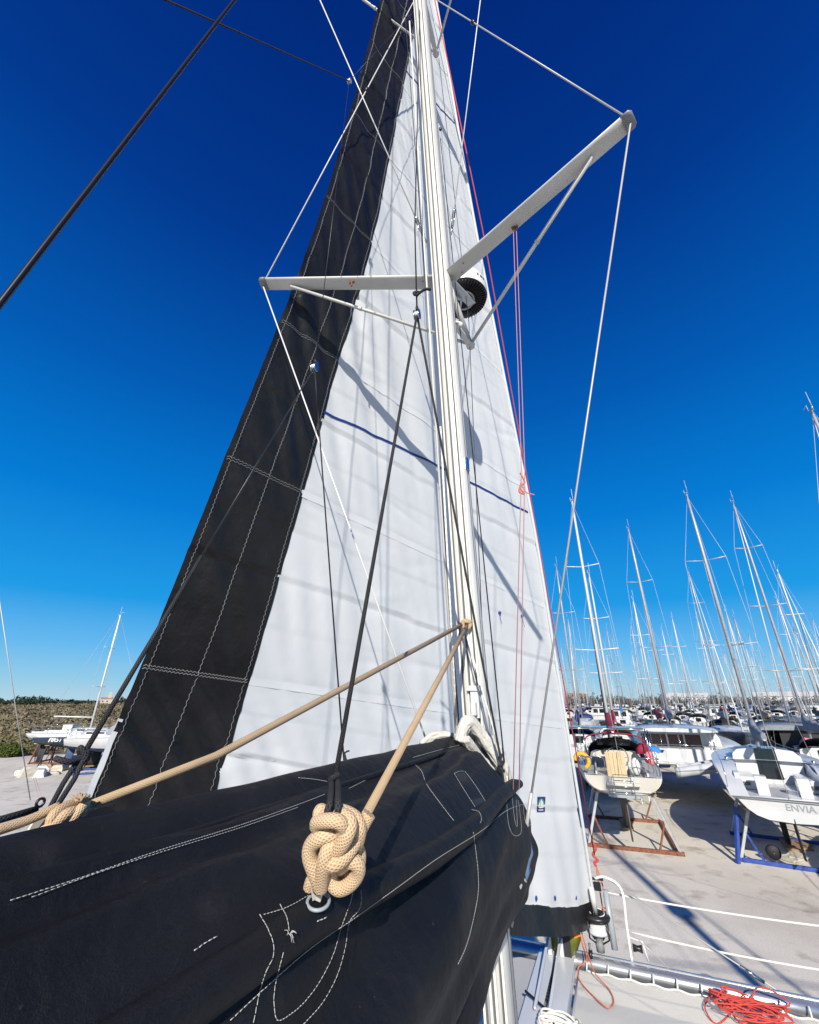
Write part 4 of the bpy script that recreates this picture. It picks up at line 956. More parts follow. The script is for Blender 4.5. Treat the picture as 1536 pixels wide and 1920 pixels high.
# left knot: loops and two legs to the boom
m = MB(); k0 = KP
m.tube(spline([k0 + Vector((0, 0, .008)), k0 + SV * .009, k0 - Vector((0, 0, .013)) + FV * .01, k0 - SV * .010 - Vector((0, 0, .006)), k0 + Vector((0, 0, .012)) - FV * .012, k0 + SV * .011 - Vector((0, 0, .008)), k0 - SV * .006 - Vector((0, 0, .02)), k0 - SV * .02 - Vector((0, 0, .008))], 6), 0.0062, 8)
m.tube(spline([k0 - Vector((0, 0, .01)), onstar(130, 1428, -.3), onstar(112, 1424, -.31), onstar(104, 1422, -.32)], 6), 0.0062, 7)
tag(m.build('lazy_jack_knot', 'rope_black'), 'black rope knot above the crossing ropes at the far left', 'knot')
line('boom_strop', 'left of two black ropes below the left knot', [KP - SV * .006, onstar(118, 1470, -.3), onstar(72, 1556, -.29)], 0.0054, 'rope_black', n=8)
line('boom_strop', 'right of two black ropes below the left knot', [KP + SV * .006, onstar(140, 1460, -.3), onstar(84, 1548, -.28)], 0.0054, 'rope_black', n=8)
m = MB(); m.bar(onstar(78, 1530, -.29), onstar(48, 1582, -.29), 0.020, 0.006, SV); tag(m.build('webbing_loop', 'webbing'), 'pale webbing loop holding the black ropes at the far left', 'strap')
line('black_boom_line', 'thick black line leaving the frame at the left edge', [onstar(70, 1517, -.36), onstar(0, 1537, -.36), onstar(-60, 1556, -.36)], 0.0068, 'rope_black')
for k, e in enumerate((0, 6)): line('thin_red_line', '%s thin reddish line hanging at the far left' % ('left' if k == 0 else 'right'), [G(62 + e * .6, 1455, 2.4), G(75 + e, 1503, 2.4)], 0.006, 'rope_pink')
m = MB(); m.tube([onstar(76, 1505, -.38) + (FV * math.cos(q) + Vector((0, 0, math.sin(q)))) * .008 for q in [k * math.pi / 6 for k in range(13)]], 0.003, 6, cap=False); tag(m.build('small_ring', 'black_plastic'), 'small black ring on the line at far left', 'ring')

# ---- tan ropes from the mast hitch to the bag
HI = onfwd(876, 1170, -.16)
m = MB(); hh = HI
m.tube(spline([hh - SV * .05, hh - FV * .02 + Vector((0, 0, .012)), hh + SV * .022 + Vector((0, 0, .0)), hh + SV * .01 - Vector((0, 0, .03)) - FV * .02, hh - SV * .02 - Vector((0, 0, .02)) - FV * .02, hh - SV * .012 + Vector((0, 0, .02)) - FV * .015, hh + SV * .03 + Vector((0, 0, .012))], 6), 0.013, 8)
tag(m.build('mast_hitch', 'rope_tan_pale'), 'tan rope hitch tied round the front of the mast track', 'knot')
KC = onstar(632, 1585, .3); ZK = proj(KC)[2]
line('tan_rope', 'right tan rope stretched from the mast hitch to the big knot', [HI - Vector((0, 0, .01)), atz(668, 1562, ZK + .03)], lambda t: lerp(.0125, .0098, t), 'rope_tan_pale', n=10)
KL = onstar(160, 1512, -.2)
line('tan_rope', 'left tan rope stretched from the mast hitch across the white sail', [HI - SV * .03, onstar(404, 1418, -.14), KL], lambda t: lerp(.0125, .0078, t), 'rope_tan_pale', n=10)
# big knot: strands traced over the crop, third number = how far towards the camera (cm)
def KN(pts, r=0.0138, name='strand', tail=0):
    P = [atz(540 + x * 0.1771, 1380 + y * 0.1771, ZK - d * 0.01) for x, y, d in pts]
    mb = MB(); mb.tube(spline(P, 8), r, 14); mb.build(name, 'rope_tan', kn)
kn = thing('rope_knot', 'large tan braided rope knot tied at the eyelet of the black bag', 'knot', KC)
kn.location = (0, 0, 0)
KN([(860, 820, -3), (770, 985, -2), (705, 1130, 0), (600, 1275, 2.0), (490, 1350, 2.8), (425, 1340, 1.5), (400, 1270, -1)])
KN([(440, 880, -.5), (560, 845, .5), (655, 905, 1.5), (640, 1020, 2.4), (570, 1150, 2.4), (480, 1260, 1.2), (420, 1320, -1.5)])
KN([(470, 790, -2), (600, 815, -1.5), (710, 875, -1), (755, 970, -.6), (745, 1080, -.8), (700, 1200, -1.6), (600, 1290, -3)])
KN([(470, 835, -1.8), (400, 808, -.4), (345, 790, 0), (330, 840, .5), (390, 880, .2)], 0.0118)
KN([(300, 955, .4), (315, 910, 1.2), (420, 895, 2.4), (530, 905, 2.8), (590, 960, 2.2), (560, 1020, 1.0), (470, 1000, -1)], 0.0128)
KN([(520, 1080, .2), (440, 1045, 1.2), (350, 1070, 1.4), (258, 1140, .8), (228, 1250, .8), (260, 1370, 1), (310, 1490, 1), (340, 1600, .5)], 0.0145)
KN([(560, 1090, -1), (480, 1130, 1.2), (415, 1225, 2.2), (385, 1345, 2.4), (362, 1475, 1.8), (345, 1610, 1)], 0.0138)
KN([(470, 1330, -2), (455, 1420, -.5), (465, 1540, 0), (545, 1610, .4), (655, 1565, .6), (738, 1460, .6), (740, 1365, .9), (665, 1318, 1.0), (600, 1345, .3), (560, 1400, -1.5), (600, 1440, -3)], 0.0135)
KN([(700, 1130, -2.6), (755, 1230, -2.4), (755, 1345, -2.2), (700, 1440, -2.8)], 0.0125)
KN([(345, 1010, -2), (420, 1030, -1.4), (500, 1040, -1.2), (545, 1100, -1.4)], 0.0135)
KN([(222, 1610, -1.5), (250, 1530, -1.4), (310, 1470, -1.4)], 0.0115)
for w0 in (((272, 1440, 1.2), (265, 1560, 1.2), (285, 1725, .2)), ((400, 1450, .8), (370, 1600, 1.0), (320, 1740, .4))):
    P = [atz(540 + x * 0.1771, 1380 + y * 0.1771, ZK - d * 0.01) for x, y, d in w0]; m = MB()
    m.bar(P[0], P[1], 0.011, 0.004, ray(597, 1660)); m.bar(P[1], P[2], 0.0095, 0.004, ray(597, 1660)); m.build('white_tape', 'webbing', kn)
# black rope tail of the starboard lazy jack into the knot
m = MB(); k0 = KA
for k in range(5): m.tube(spline([k0 + SV * .011 * (-1) ** k + Vector((0, 0, .012 - .011 * k)), k0 - FV * .014 + Vector((0, 0, .004 - .011 * k)), k0 - SV * .011 * (-1) ** k + Vector((0, 0, -.004 - .011 * k)), k0 + FV * .01 + Vector((0, 0, -.006 - .011 * k))], 5), 0.0068, 8)
m.tube(spline([k0 - SV * .008, atz(620, 1500, ZK + .01), atz(614, 1522, ZK - .012), atz(615, 1535, ZK)], 5), 0.0066, 8)
m.tube(spline([k0 + SV * .008, atz(634, 1500, ZK + .01), atz(633, 1525, ZK - .012), atz(632, 1540, ZK)], 5), 0.0066, 8)
tag(m.build('lazy_jack_knot', 'rope_black'), 'black rope knot directly above the large tan knot', 'knot')
# left tan knot
lk = thing('left_rope_knot', 'tan rope knot at the far left edge of the sail', 'knot', (0, 0, 0))
def KQ(pts, r=0.0095):
    mb = MB(); mb.tube(spline([onstar(x, y, -.2 + d * .01) for x, y, d in pts], 7), r, 12); mb.build('strand', 'rope_tan', lk)
KQ([(215, 1496, 0), (165, 1512, 0), (140, 1524, .6), (120, 1528, 1)])
KQ([(162, 1503, 1), (155, 1512, 2), (140, 1530, 2.2), (128, 1540, 1.2), (140, 1545, .2)], .0092)
KQ([(150, 1506, -1), (125, 1512, 0), (105, 1524, .8), (96, 1540, 1), (110, 1548, 0)])
KQ([(158, 1520, 0), (128, 1525, 1.8), (100, 1546, 1.4), (68, 1568, .5), (20, 1600, 0)], .0102)
KQ([(110, 1512, -2), (60, 1535, -2), (0, 1556, -2), (-60, 1575, -2)], .0085)
m = MB(); p = onstar(152, 1503, -.18)
for k in range(14):
    d = Vector((rnd.uniform(-1, 1), rnd.uniform(-1, 1), rnd.uniform(-.2, 1))) * .016; m.tube([p, p + d], .0028, 3)
o = m.build('frayed_end', 'rope_tan', lk); o['kind'] = 'stuff'

# ================================================================== BOATS ASHORE
# local frame of a boat: +Y towards the bow, +X starboard, z = 0 on the ground below, origin under the transom
def hullshape(L, Bm, zd, zk, stern=0.78, sheer=0.35):
    def half(t):
        if t < 0.42: return Bm / 2 * (stern + (1 - stern) * math.sin(t / 0.42 * math.pi / 2))
        return Bm / 2 * max(0.0, 1 - ((t - 0.42) / 0.58) ** 2.3)
    def zsh(t): return zd + sheer * max(0, (t - 0.3) / 0.7) ** 1.6 + 0.05 * (1 - t)
    def zbt(t): return zk + 0.5 * max(0, (0.35 - t) / 0.35) ** 1.6 + (zsh(1) - zk - 0.35) * max(0, (t - 0.82) / 0.18) ** 2.2
    return half, zsh, zbt
def hull_pt(sh, L, t, f, sgn):                # f: 0 sheer .. 1 keel line
    half, zsh, zbt = sh; ph = f * math.pi / 2
    x = half(t) * max(0.0, math.cos(ph)) ** 0.55 if f < 1 else 0.0
    z = lerp(zsh(t), zbt(t), math.sin(ph) ** 1.25)
    return Vector((sgn * max(x, 0.012 if f < 1 else 0), L * t + (0.25 * (zsh(t) - z) / 1.2 if t < 0.01 else 0) , z))
def make_hull(par, L, Bm, zd, zk, hullm, botm, stern=0.78, nt=22, band=None, deckm='gel_white2', cockpit=True, sheer=0.35):
    sh = hullshape(L, Bm, zd, zk, stern, sheer); ts = [i / nt for i in range(nt + 1)]
    ft = [0, .1, .2, .3, .42, .55]; fb = [.55, .7, .85, 1.0]
    for fs, nm, mm in ((ft, 'topsides', hullm), (fb, 'bottom', botm)):
        m = MB()
        for sgn in (-1, 1):
            secs = [[hull_pt(sh, L, t, f, sgn) for f in (fs if sgn > 0 else fs[::-1])] for t in ts]; m.loft(secs, closed=False)
        st = [hull_pt(sh, L, 0, f, 1) for f in fs] + [hull_pt(sh, L, 0, f, -1) for f in reversed(fs)]
        m.add(st, [list(range(len(st)))]); m.build(nm, mm, par)
    if band:
        m = MB()
        for sgn in (-1, 1): m.loft([[hull_pt(sh, L, t, f, sgn) + Vector((sgn * .004, 0, 0)) for f in ((.13, .17) if sgn > 0 else (.17, .13))] for t in ts], closed=False)
        m.build('hull_stripe', band, par)
    half, zsh, zbt = sh
    tc = 0.34 if cockpit else 0.0
    m = MB()
    n0 = [t for t in ts if t >= tc - 1e-6]
    m.loft([[Vector((half(t) * k, L * t, zsh(t) + 0.05 * (1 - k * k))) for k in (-1, -.6, -.2, .2, .6, 1)] for t in n0], closed=False)
    if cockpit:
        tt = [t for t in ts if t <= n0[0] + 1e-6]
        for sgn in (-1, 1):
            m.loft([[Vector((sgn * half(t) * k, L * t, zsh(t) + 0.05 * (1 - k * k))) for k in ((.58, .8, 1) if sgn > 0 else (1, .8, .58))] for t in tt], closed=False)
    m.build('deck', deckm, par)
    if cockpit:
        zf = zsh(.15) - 0.5; ye = L * n0[0]; w = half(.15) * .58
        m = MB(); m.box((0, ye / 2 + .02, zf), (2 * w, ye - .04, 0.03)); m.box((0, ye, (zf + zsh(.3) + .05) / 2), (2 * w, .03, zsh(.3) + .05 - zf)); m.build('cockpit_sole', 'deck_tread', par)
        for sgn in (-1, 1):
            m = MB(); m.box((sgn * (w - .22), ye * .55, zf + .22), (.44, ye * .8, .40)); m.box((sgn * (w + .02), ye * .52, zf + .36), (.06, ye * .98, .58)); m.build('cockpit_seat', deckm, par)
    for i, sgn in enumerate((-1, 1)):
        m = MB(); m.tube([Vector((sgn * (half(t) - .03), L * t, zsh(t) + .03)) for t in ts[:-1]], 0.028, 5); m.build('toe_rail', 'galv', par)
    return sh
def make_cabin(par, sh, L, t0, t1, h, wf=0.62, mm='gel_white', nwin=3):
    half, zsh, zbt = sh; m = MB(); secs = []
    for i in range(9):
        k = i / 8; t = lerp(t0, t1, k); w = half(t) * wf * (1 - .25 * k); hh = h * (1 - k ** 2.2 * .85) ; z = zsh(t) + .03
        secs.append([Vector((x * w, L * t, z + y * hh)) for x, y in ((-1.05, -.1), (-1, .35), (-.9, .82), (-.6, 1.0), (0, 1.06), (.6, 1.0), (.9, .82), (1, .35), (1.05, -.1))])
    m.loft(secs, closed=False); n = len(m.v); m.f.append(list(range(9))); m.smooth.append(False); c = m.build('cabin', mm, par)
    for sgn in (-1, 1):
        for k in range(nwin):
            a, b = lerp(.1, .72, k / nwin), lerp(.1, .72, (k + .8) / nwin); mb = MB(); q = []
            for kk, yv in ((a, .38), (b, .38), (b, .76), (a, .76)):
                t = lerp(t0, t1, kk); w = half(t) * wf * (1 - .25 * kk); hh = h * (1 - kk ** 2.2 * .85); xx = lerp(1.0, .915, (yv - .35) / .47)
                q.append(Vector((sgn * (xx * w + .012), L * t, zsh(t) + .03 + yv * hh)))
            mb.add(q, [(0, 1, 2, 3) if sgn > 0 else (3, 2, 1, 0)]); mb.build('window', 'glass_dark', c)
    m = MB(); t = t0 - .004; w = half(t) * wf; m.box((0, L * t - .01, zsh(t) + h * .42), (.62, .03, h * .95)); m.build('companionway', 'glass_dark', c)
    m = MB(); tm = lerp(t0, t1, .62); m.box((0, L * tm, zsh(tm) + h * .86), (.5, .5, .05)); m.build('hatch', 'gel_grey', c)
def make_rig(par, sh, L, tm, H, r=0.085, nsp=2, mm='galv', boomc=None, furl='sail_white', spl=1.15, extras=True, boomz=1.15, lod=0):
    half, zsh, zbt = sh; z0 = zsh(tm); y = L * tm
    m = MB(); m.loft([[Vector((math.cos(q) * rr * .8, y + math.sin(q) * rr * 1.15, z)) for q in [2 * math.pi * k / 10 for k in range(10)]] for z, rr in ((z0, r), (lerp(z0, H, .8), r), (H, r * .65))], cap=True); ms = m.build('mast', mm, par)
    tips = []
    for k in range(nsp):
        z = lerp(z0, H, (k + 1) / (nsp + 1) + .03)
        for sgn in (-1, 1):
            m = MB(); tip = Vector((sgn * spl * (1 - .18 * k), y - .25, z + .05)); m.tube([Vector((0, y, z)), tip], 0.028, 5); m.build('spreader', mm, ms); tips.append((sgn, tip))
    m = MB(); m.tube([Vector((0, y, H)), Vector((0, y - .25, H + .02))], .02, 4); m.tube([Vector((.08, y, H)), Vector((.08, y + .02, H + .9))], .014, 4); m.tube([Vector((-.08, y, H)), Vector((-.08, y, H + .28)), Vector((-.1, y + .35, H + .3))], .014, 4); m.build('masthead_aerial', mm, ms)
    for sgn in (-1, 1):
        pts = [Vector((sgn * half(tm) * .95, y - .3, zsh(tm)))] + [t for s_, t in tips if s_ == sgn] + [Vector((0, y, H - .15))]
        m = MB(); m.tube(pts, .011, 4); m.build('shroud', 'wire', par)
    bow = Vector((0, L * .985, zsh(.98))); hd = Vector((0, y + .08, H - .25))
    m = MB(); m.tube([bow, hd], .011 if not furl else (lambda t: .055 * (1 - t) ** .4 + .012), 6); m.build('furled_jib' if furl else 'forestay', furl or 'wire', par)
    m = MB(); m.tube([Vector((0, .05, zsh(0) + .02)), Vector((0, y - .05, H))], .011, 4); m.build('backstay', 'wire', par)
    bz = z0 + boomz; be = Vector((0, max(.6, y - L * .36), bz + .1))
    m = MB(); m.tube([Vector((0, y - .1, bz)), be], .065, 8); bb = m.build('boom', mm, par)
    if boomc:
        N = 14; secs = []
        for i in range(N + 1):
            k = i / N; p = Vector((0, y - .06, bz)).lerp(be, k); hh = lerp(.42, .15, k ** .7) * (1 + .12 * math.sin(k * 23)); ww = lerp(.17, .1, k)
            if i == 0: hh = .55
            secs.append([p + Vector((math.cos(q) * ww, 0, math.sin(q) * hh + hh * .55)) for q in [2 * math.pi * j / 10 for j in range(10)]])
        m = MB(); m.loft(secs, cap=True); m.build('sail_cover', boomc, bb)
    return y, z0
def make_keel(par, sh, L, zk, mm, t0=.38, t1=.56, rudder=True):
    def foil(y0, y1, z0, z1, th, taper=.75, sweep=.15):
        secs = []
        for z, k, dy in ((z0, 1, 0), (z1, taper, -sweep)):
            yc = (y0 + y1) / 2 + dy; hl = (y1 - y0) / 2 * k
            secs.append([Vector((math.sin(q) * th * k * (.5 + .5 * math.cos(q / 2) ** 2), yc + math.cos(q) * hl, z)) for q in [2 * math.pi * j / 14 for j in range(14)]])
        mb = MB(); mb.loft(secs, cap=True); return mb
    foil(L * t0, L * t1, zk + .1, .10, .16).build('keel', mm, par)
    if rudder: foil(.25, .85, sh[2](.03) + .15, .45, .06, .7, .08).build('rudder', mm, par)
def make_rails(par, sh, L, stern=True, n=7):
    half, zsh, _ = sh
    for sgn in (-1, 1):
        tops = []
        for i in range(n):
            t = lerp(.04, .9, i / (n - 1)); b = Vector((sgn * (half(t) - .06), L * t, zsh(t) + .02)); tops.append(b + Vector((0, 0, .6)))
            m = MB(); m.tube([b, tops[-1]], .014, 5); m.build('stanchion', 'steel', par)
        m = MB(); m.tube(tops, .009, 4); m.build('guard_wire', 'wire', par)
        m = MB(); m.tube([p - Vector((0, 0, .28)) for p in tops], .008, 4); m.build('guard_wire', 'wire', par)
    bw = [Vector((-(half(.9) - .06), L * .9, zsh(.9) + .62)), Vector((-.2, L * .995, zsh(1) + .66)), Vector((.2, L * .995, zsh(1) + .66)), Vector((half(.9) - .06, L * .9, zsh(.9) + .62))]
    m = MB(); m.tube(spline(bw, 4), .016, 6); m.build('pulpit', 'steel', par)
    if stern:
        for sgn in (-1, 1):
            h = half(.03) - .05
            m = MB(); m.tube(spline([Vector((sgn * h, L * .09, zsh(0) + .62)), Vector((sgn * h, .1, zsh(0) + .64)), Vector((sgn * h * .45, .02, zsh(0) + .64)), Vector((sgn * h * .45, .03, zsh(0) + .05))], 4), .016, 6); m.build('pushpit', 'steel', par)
def sprayhood(par, sh, L, t0, t1, h, mm, wf=.62):
    half, zsh, _ = sh; m = MB(); secs = []
    for k in range(6):
        t = lerp(t0, t1, k / 5); w = half(t) * wf * (1 - .1 * k / 5); hh = h * math.sin(lerp(1.5, .35, (k / 5) ** 1.3)); secs.append([Vector((math.cos(q) * w, L * t, zsh(t) + .25 + math.sin(q) ** .6 * hh)) for q in [math.pi * j / 10 for j in range(11)]])
    m.loft(secs, closed=False); o = m.build('sprayhood', mm, par)
    m = MB(); tw = lerp(t0, t1, .62)
    return o
def cradle(label, loc, rz, L, Bm, zk, mm='rust', mp='galv', pads=((.22, 1), (.22, -1), (.62, 1), (.62, -1)), sh=None, base=True, group='boat cradles'):
    c = thing('boat_cradle', label, 'cradle', loc, rz, group)
    ys = sorted(set(p[0] for p in pads))
    for t, sgn in pads:
        x = sgn * Bm * .42; foot = Vector((x * 1.12, L * t - .15, 0.05)); zz = (zk + .55) if not sh else hull_pt(sh, L, t, .68, 1).z; xx = x * .8 if not sh else sgn * abs(hull_pt(sh, L, t, .68, 1).x)
        m = MB(); m.bar(foot, Vector((xx, L * t, zz - .05)), .09, .09); m.build('post', mp, c)
        m = MB(); m.bar(foot + Vector((-sgn * .75, 0, 0)), foot.lerp(Vector((xx, L * t, zz)), .55), .06, .06); m.build('brace', mm, c)
        m = MB(); m.box(Vector((xx, L * t, zz - .02)), (.3, .34, .06)); m.build('pad', 'wood', c)
    if base:
        for t in ys:
            m = MB(); m.bar(Vector((-Bm * .5, L * t - .15, .07)), Vector((Bm * .5, L * t - .15, .07)), .12, .12); m.build('cross_beam', mm, c)
        for sgn in (-1, 1):
            m = MB(); m.bar(Vector((sgn * Bm * .44, L * ys[0] - .25, .085)), Vector((sgn * Bm * .44, L * ys[-1], .085)), .1, .12); m.build('side_beam', mm, c)
    m = MB(); m.box((0, L * .47 - .08, .05), (.5, L * .2, .1)); m.build('keel_plank', 'wood', c)
    return c
def boat_at(name, label, x, y, az, cat='sailboat', group=None): return thing(name, label, cat, (x, y, 0), -R(az), group)

# ---- ivory yacht with the folding wooden seat, stern towards us
Y1 = boat_at('ivory_yacht', 'ivory sailing yacht on rusty cradle, stern with wooden seat and swim platform', 8.55, 20.1, 21, group='boats ashore')
L1, B1_ = 11.2, 3.55
sh1 = make_hull(Y1, L1, B1_, 2.62, 1.55, 'gel_cream', 'gel_cream', .80, band='gel_grey', deckm='gel_cream')
make_cabin(Y1, sh1, L1, .37, .72, .52, mm='gel_cream'); make_keel(Y1, sh1, L1, 1.55, 'antifoul_brown', .36, .52)
make_rig(Y1, sh1, L1, .56, 17.6, .10, 2, 'mast_white', 'cover_red', 'cover_blue', boomz=1.35); make_rails(Y1, sh1, L1)
m = MB(); m.box((0, .06, 2.42), (1.2, .5, .10)); m.box((0, .2, 2.2), (1.2, .06, .45)); m.build('transom_step', 'gel_cream', Y1)
m = MB(); m.loft([[Vector((x, y, 1.98 + dz)) for x, y in ((-.62, .25), (.62, .25), (.62, -.10), (.5, -.26), (-.5, -.26), (-.62, -.10))] for dz in (0, .09)], cap=True, sm=False); m.build('swim_platform', 'gel_grey', Y1)
m = MB(); m.tube([Vector((-.35, -.3, 2.0)), Vector((-.35, -.2, 2.75)), Vector((.35, -.2, 2.75)), Vector((.35, -.3, 2.0))], .018, 6)
for k in range(3): m.tube([Vector((-.35, -.28 + .03 * k, 2.15 + .2 * k)), Vector((.35, -.28 + .03 * k, 2.15 + .2 * k))], .018, 6)
m.build('swim_ladder', 'steel', Y1)
for k in range(5):
    m = MB(); m.box((-.45 + k * .15, .55 + .02 * (k % 2), 3.0), (.14, .03, .95)); m.build('seat_slat', 'wood_light', Y1)
m = MB(); m.box((-.1, .45, 2.5), (1.0, .35, .05)); m.build('stern_seat', 'wood_light', Y1)
sprayhood(Y1, sh1, L1, .30, .42, .95, 'cover_black', .72)
m = MB(); m.box((0, L1 * .335, 3.62), (1.5, .04, .28)); m.build('hood_window', 'glass_dark', Y1)
m = MB(); m.tube(spline([Vector((-1.25, 3.0, 3.0)), Vector((-1.2, 3.0, 3.85)), Vector((0, 3.0, 4.05)), Vector((1.2, 3.0, 3.85)), Vector((1.25, 3.0, 3.0))], 5), .03, 6); m.build('hood_frame', 'cover_red', Y1)
m = MB(); m.lathe((0, 1.55, 3.2), [(.42, -.02), (.44, 0), (.42, .02), (.40, 0), (.42, -.02)], 24, Vector((0, 1, .15)))
for k in range(3): m.tube([Vector((math.cos(k * 1.047) * .42, 1.55, 3.2 + math.sin(k * 1.047) * .42)), Vector((-math.cos(k * 1.047) * .42, 1.55, 3.2 - math.sin(k * 1.047) * .42))], .012, 5)
m.build('steering_wheel', 'cover_tan', Y1)
ar = thing('solar_arch', 'steel arch carrying flat solar panels over the ivory yacht', 'solar panel', Y1.location, Y1.rotation_euler.z)
for sgn in (-1, 1):
    for yy in (.35, 1.3):
        m = MB(); m.tube([Vector((sgn * 1.3, yy, 2.7)), Vector((sgn * 1.25, yy, 4.35))], .02, 6); m.build('arch_leg', 'steel', ar)
for k in range(3):
    m = MB(); m.box((-1.05 + 1.02 * k - .4, .8, 4.40), (1.0, 1.5, .04)); m.build('solar_panel', 'solar', ar)
    m = MB(); m.tube([Vector((-1.95 + 1.02 * k, .04, 4.38)), Vector((-.95 + 1.02 * k, .04, 4.38))], .025, 5); m.build('panel_rail', 'alu', ar)
def lring(name, label, cat_, p, mm, rz):
    m = MB(); n = Vector((math.sin(-rz), math.cos(rz), 0)).normalized(); x = Vector((0, 0, 1)).cross(n).normalized()
    m.tube([Vector(p) + (x * math.cos(q) + Vector((0, 0, 1)) * math.sin(q)) * .27 for q in [k * math.pi / 10 for k in range(15)]], .085, 10); return tag(m.build(name, mm), label, cat_)
def Y1w(x, y, z): return Matrix.Rotation(Y1.rotation_euler.z, 4, 'Z') @ Vector((x, y, 0)) + Vector((Y1.location.x, Y1.location.y, z))
lring('horseshoe_buoy', 'yellow horseshoe lifebuoy on the left stern rail of the ivory yacht', 'lifebuoy', Y1w(-1.45, .15, 3.15), 'yellow_float', Y1.rotation_euler.z)
hb = thing('fender_bundle', 'red and pink fender bundle on the right rail of the ivory yacht', 'fender', Y1w(1.2, .75, 3.2))
hb.scale = (.68, .68, .68)
for k, (dx, dz, mm) in enumerate(((0, .26, 'pink_red'), (.05, -.05, 'pink_red'), (-.12, .02, 'cover_red'))):
    m = MB(); m.ball((dx, .04 * k, dz), .23 - .03 * k, 12, 8, (1, .9, 1.05)); m.build('fender', mm, hb)
m = MB(); m.box((0, 0, 0), (.9, .5, .5)); 
for p_, mm, nm, lb in (((.62, .9, 2.95), 'gel_white2', 'sail_sack', 'white sack beside the wooden seat of the ivory yacht'),):
    m = MB(); m.ball((0, 0, 0), .2, 12, 8, (.9, .7, 1.6)); o = m.build(nm, mm); o.location = Y1w(*p_); tag(o, lb, 'bag')
m = MB(); m.loft([[Vector((x * w, y * .25, z)) for x, y in ((-1, -1), (1, -1), (1, 1), (-1, 1))] for z, w in ((0, .5), (.35, .42), (.6, .1))], cap=True); o = m.build('red_tarp', 'cover_red'); o.location = Y1w(1.2, 3.4, 3.2); o.scale = (.6, .6, .7); tag(o, 'folded dark red cloth on the deck beside the sprayhood', 'cloth')
m = MB(); m.grid(lambda u, v: Vector((lerp(-.5, .5, u), lerp(-.35, .35, v), .22 * nz(u * 4, v * 4, 2) + .25 * math.sin(3.1 * u) * math.sin(3.1 * v))), 14, 10); o = m.build('blue_tarp', 'cover_sky'); o.location = Y1w(1.75, 5.4, 3.15); tag(o, 'bright blue crumpled cover on the deck right of the ivory yacht', 'cover')
cradle('rusty cradle with grey posts under the ivory yacht', Y1.location, Y1.rotation_euler.z, L1, B1_, 1.55, sh=sh1, pads=((.10, 1), (.10, -1), (.55, 1), (.55, -1)))

# ---- catamaran behind with three dark windows
C2 = boat_at('white_catamaran', 'white cruising catamaran with three dark cabin windows, dinghy across its stern', 16.2, 29.2, 26, 'catamaran', 'boats ashore')
for sgn in (-1, 1):
    secs = []
    for i in range(15):
        t = i / 14; yy = 11.0 * t - .6; w = .82 * (1 - max(0, (t - .4) / .6) ** 2.3) * (.85 + .15 * min(1, t / .25)) + .01; zt = 2.35 + .25 * t + (.55 if t > .12 else .0) * min(1, max(0, t - .12) / .1); zb = 1.0 + .5 * max(0, (t - .8) / .2) ** 2
        if t < .12: zt = 1.75 + 5.5 * t
        secs.append([Vector((sgn * 2.55 + w * math.copysign(abs(math.sin(q * math.pi / 2)) ** .6, q), yy, lerp(zt, zb, max(0, math.cos(q * math.pi / 2)) ** .7))) for q in [-1 + k / 4 for k in range(9)]])
    m = MB(); m.loft(secs, cap=True); m.build('hull', 'gel_white', C2)
    for k in range(4):
        m = MB(); m.box((sgn * 2.55, -.35 + .3 * k, 1.72 + .27 * k), (1.15, .34, .07)); m.build('stern_step', 'gel_white', C2)
    m = MB(); m.box((sgn * 2.0, .75, 2.75), (.3, .02, .13)); m.build('vent', 'seam_dark', C2)
m = MB(); m.box((0, 4.4, 2.35), (4.6, 8.4, .9)); m.build('bridgedeck', 'gel_white', C2)
m = MB(); m.box((0, .75, 2.05), (3.7, 1.6, .12)); m.build('cockpit_floor', 'deck_tread', C2)
for sgn in (-1, 1):
    m = MB(); m.box((sgn * 1.5, 1.0, 2.5), (.5, 1.1, .8)); m.build('cockpit_bench', 'gel_white', C2)
    m = MB(); m.tube([Vector((sgn * 1.75, .25, 2.5)), Vector((sgn * 1.8, .3, 3.7))], .03, 6); m.build('roof_post', 'steel', C2)
m = MB(); m.loft([[Vector((x * w, yy, z)) for x, z in ((-1, 2.75), (-.97, 3.35), (-.9, 3.6), (-.5, 3.72), (.5, 3.72), (.9, 3.6), (.97, 3.35), (1, 2.75))] for yy, w in ((1.7, 2.35), (4.4, 2.3), (6.4, 1.9))], closed=False); m.f.append(list(range(8))); m.smooth.append(False); m.build('saloon', 'gel_white', C2)
m = MB(); m.loft([[Vector((x * w, yy, 3.72 + z)) for x, z in ((-1, 0), (-.98, .1), (-.6, .17), (0, .2), (.6, .17), (.98, .1), (1, 0), (.6, -.02), (-.6, -.02))] for yy, w in ((.05, 2.0), (.2, 2.15), (3.0, 2.3), (6.2, 1.8))], cap=True); m.build('hard_top', 'gel_white', C2)
for k, x in enumerate((-1.02, -.08, .86)):
    m = MB(); m.box((x, 1.67, 3.15), (.84, .03, .66)); wq = m.build('window', 'curtain', C2)
    m = MB(); m.box((x + .44 + .03, 1.66, 3.15), (.09, .05, .74)); m.build('window_frame', 'gel_white2', wq)
m = MB(); m.box((-.75, 1.67, 2.45), (.66, .03, .8)); m.build('saloon_door', 'glass_dark', C2)
m = MB(); m.box((-1.75, 1.66, 3.2), (.5, .03, .55)); m.build('window', 'glass_dark', C2)
m = MB(); m.tube([Vector((-1.8, .5, 2.98)), Vector((1.9, .5, 2.98))], .02, 6); m.build('rail', 'steel', C2)
for x in (-.95, .05, 1.6):
    m = MB(); m.tube([Vector((x, .35, 2.1)), Vector((x, .35, 3.7))], .016, 5); m.build('backstop_wire', 'steel', C2)
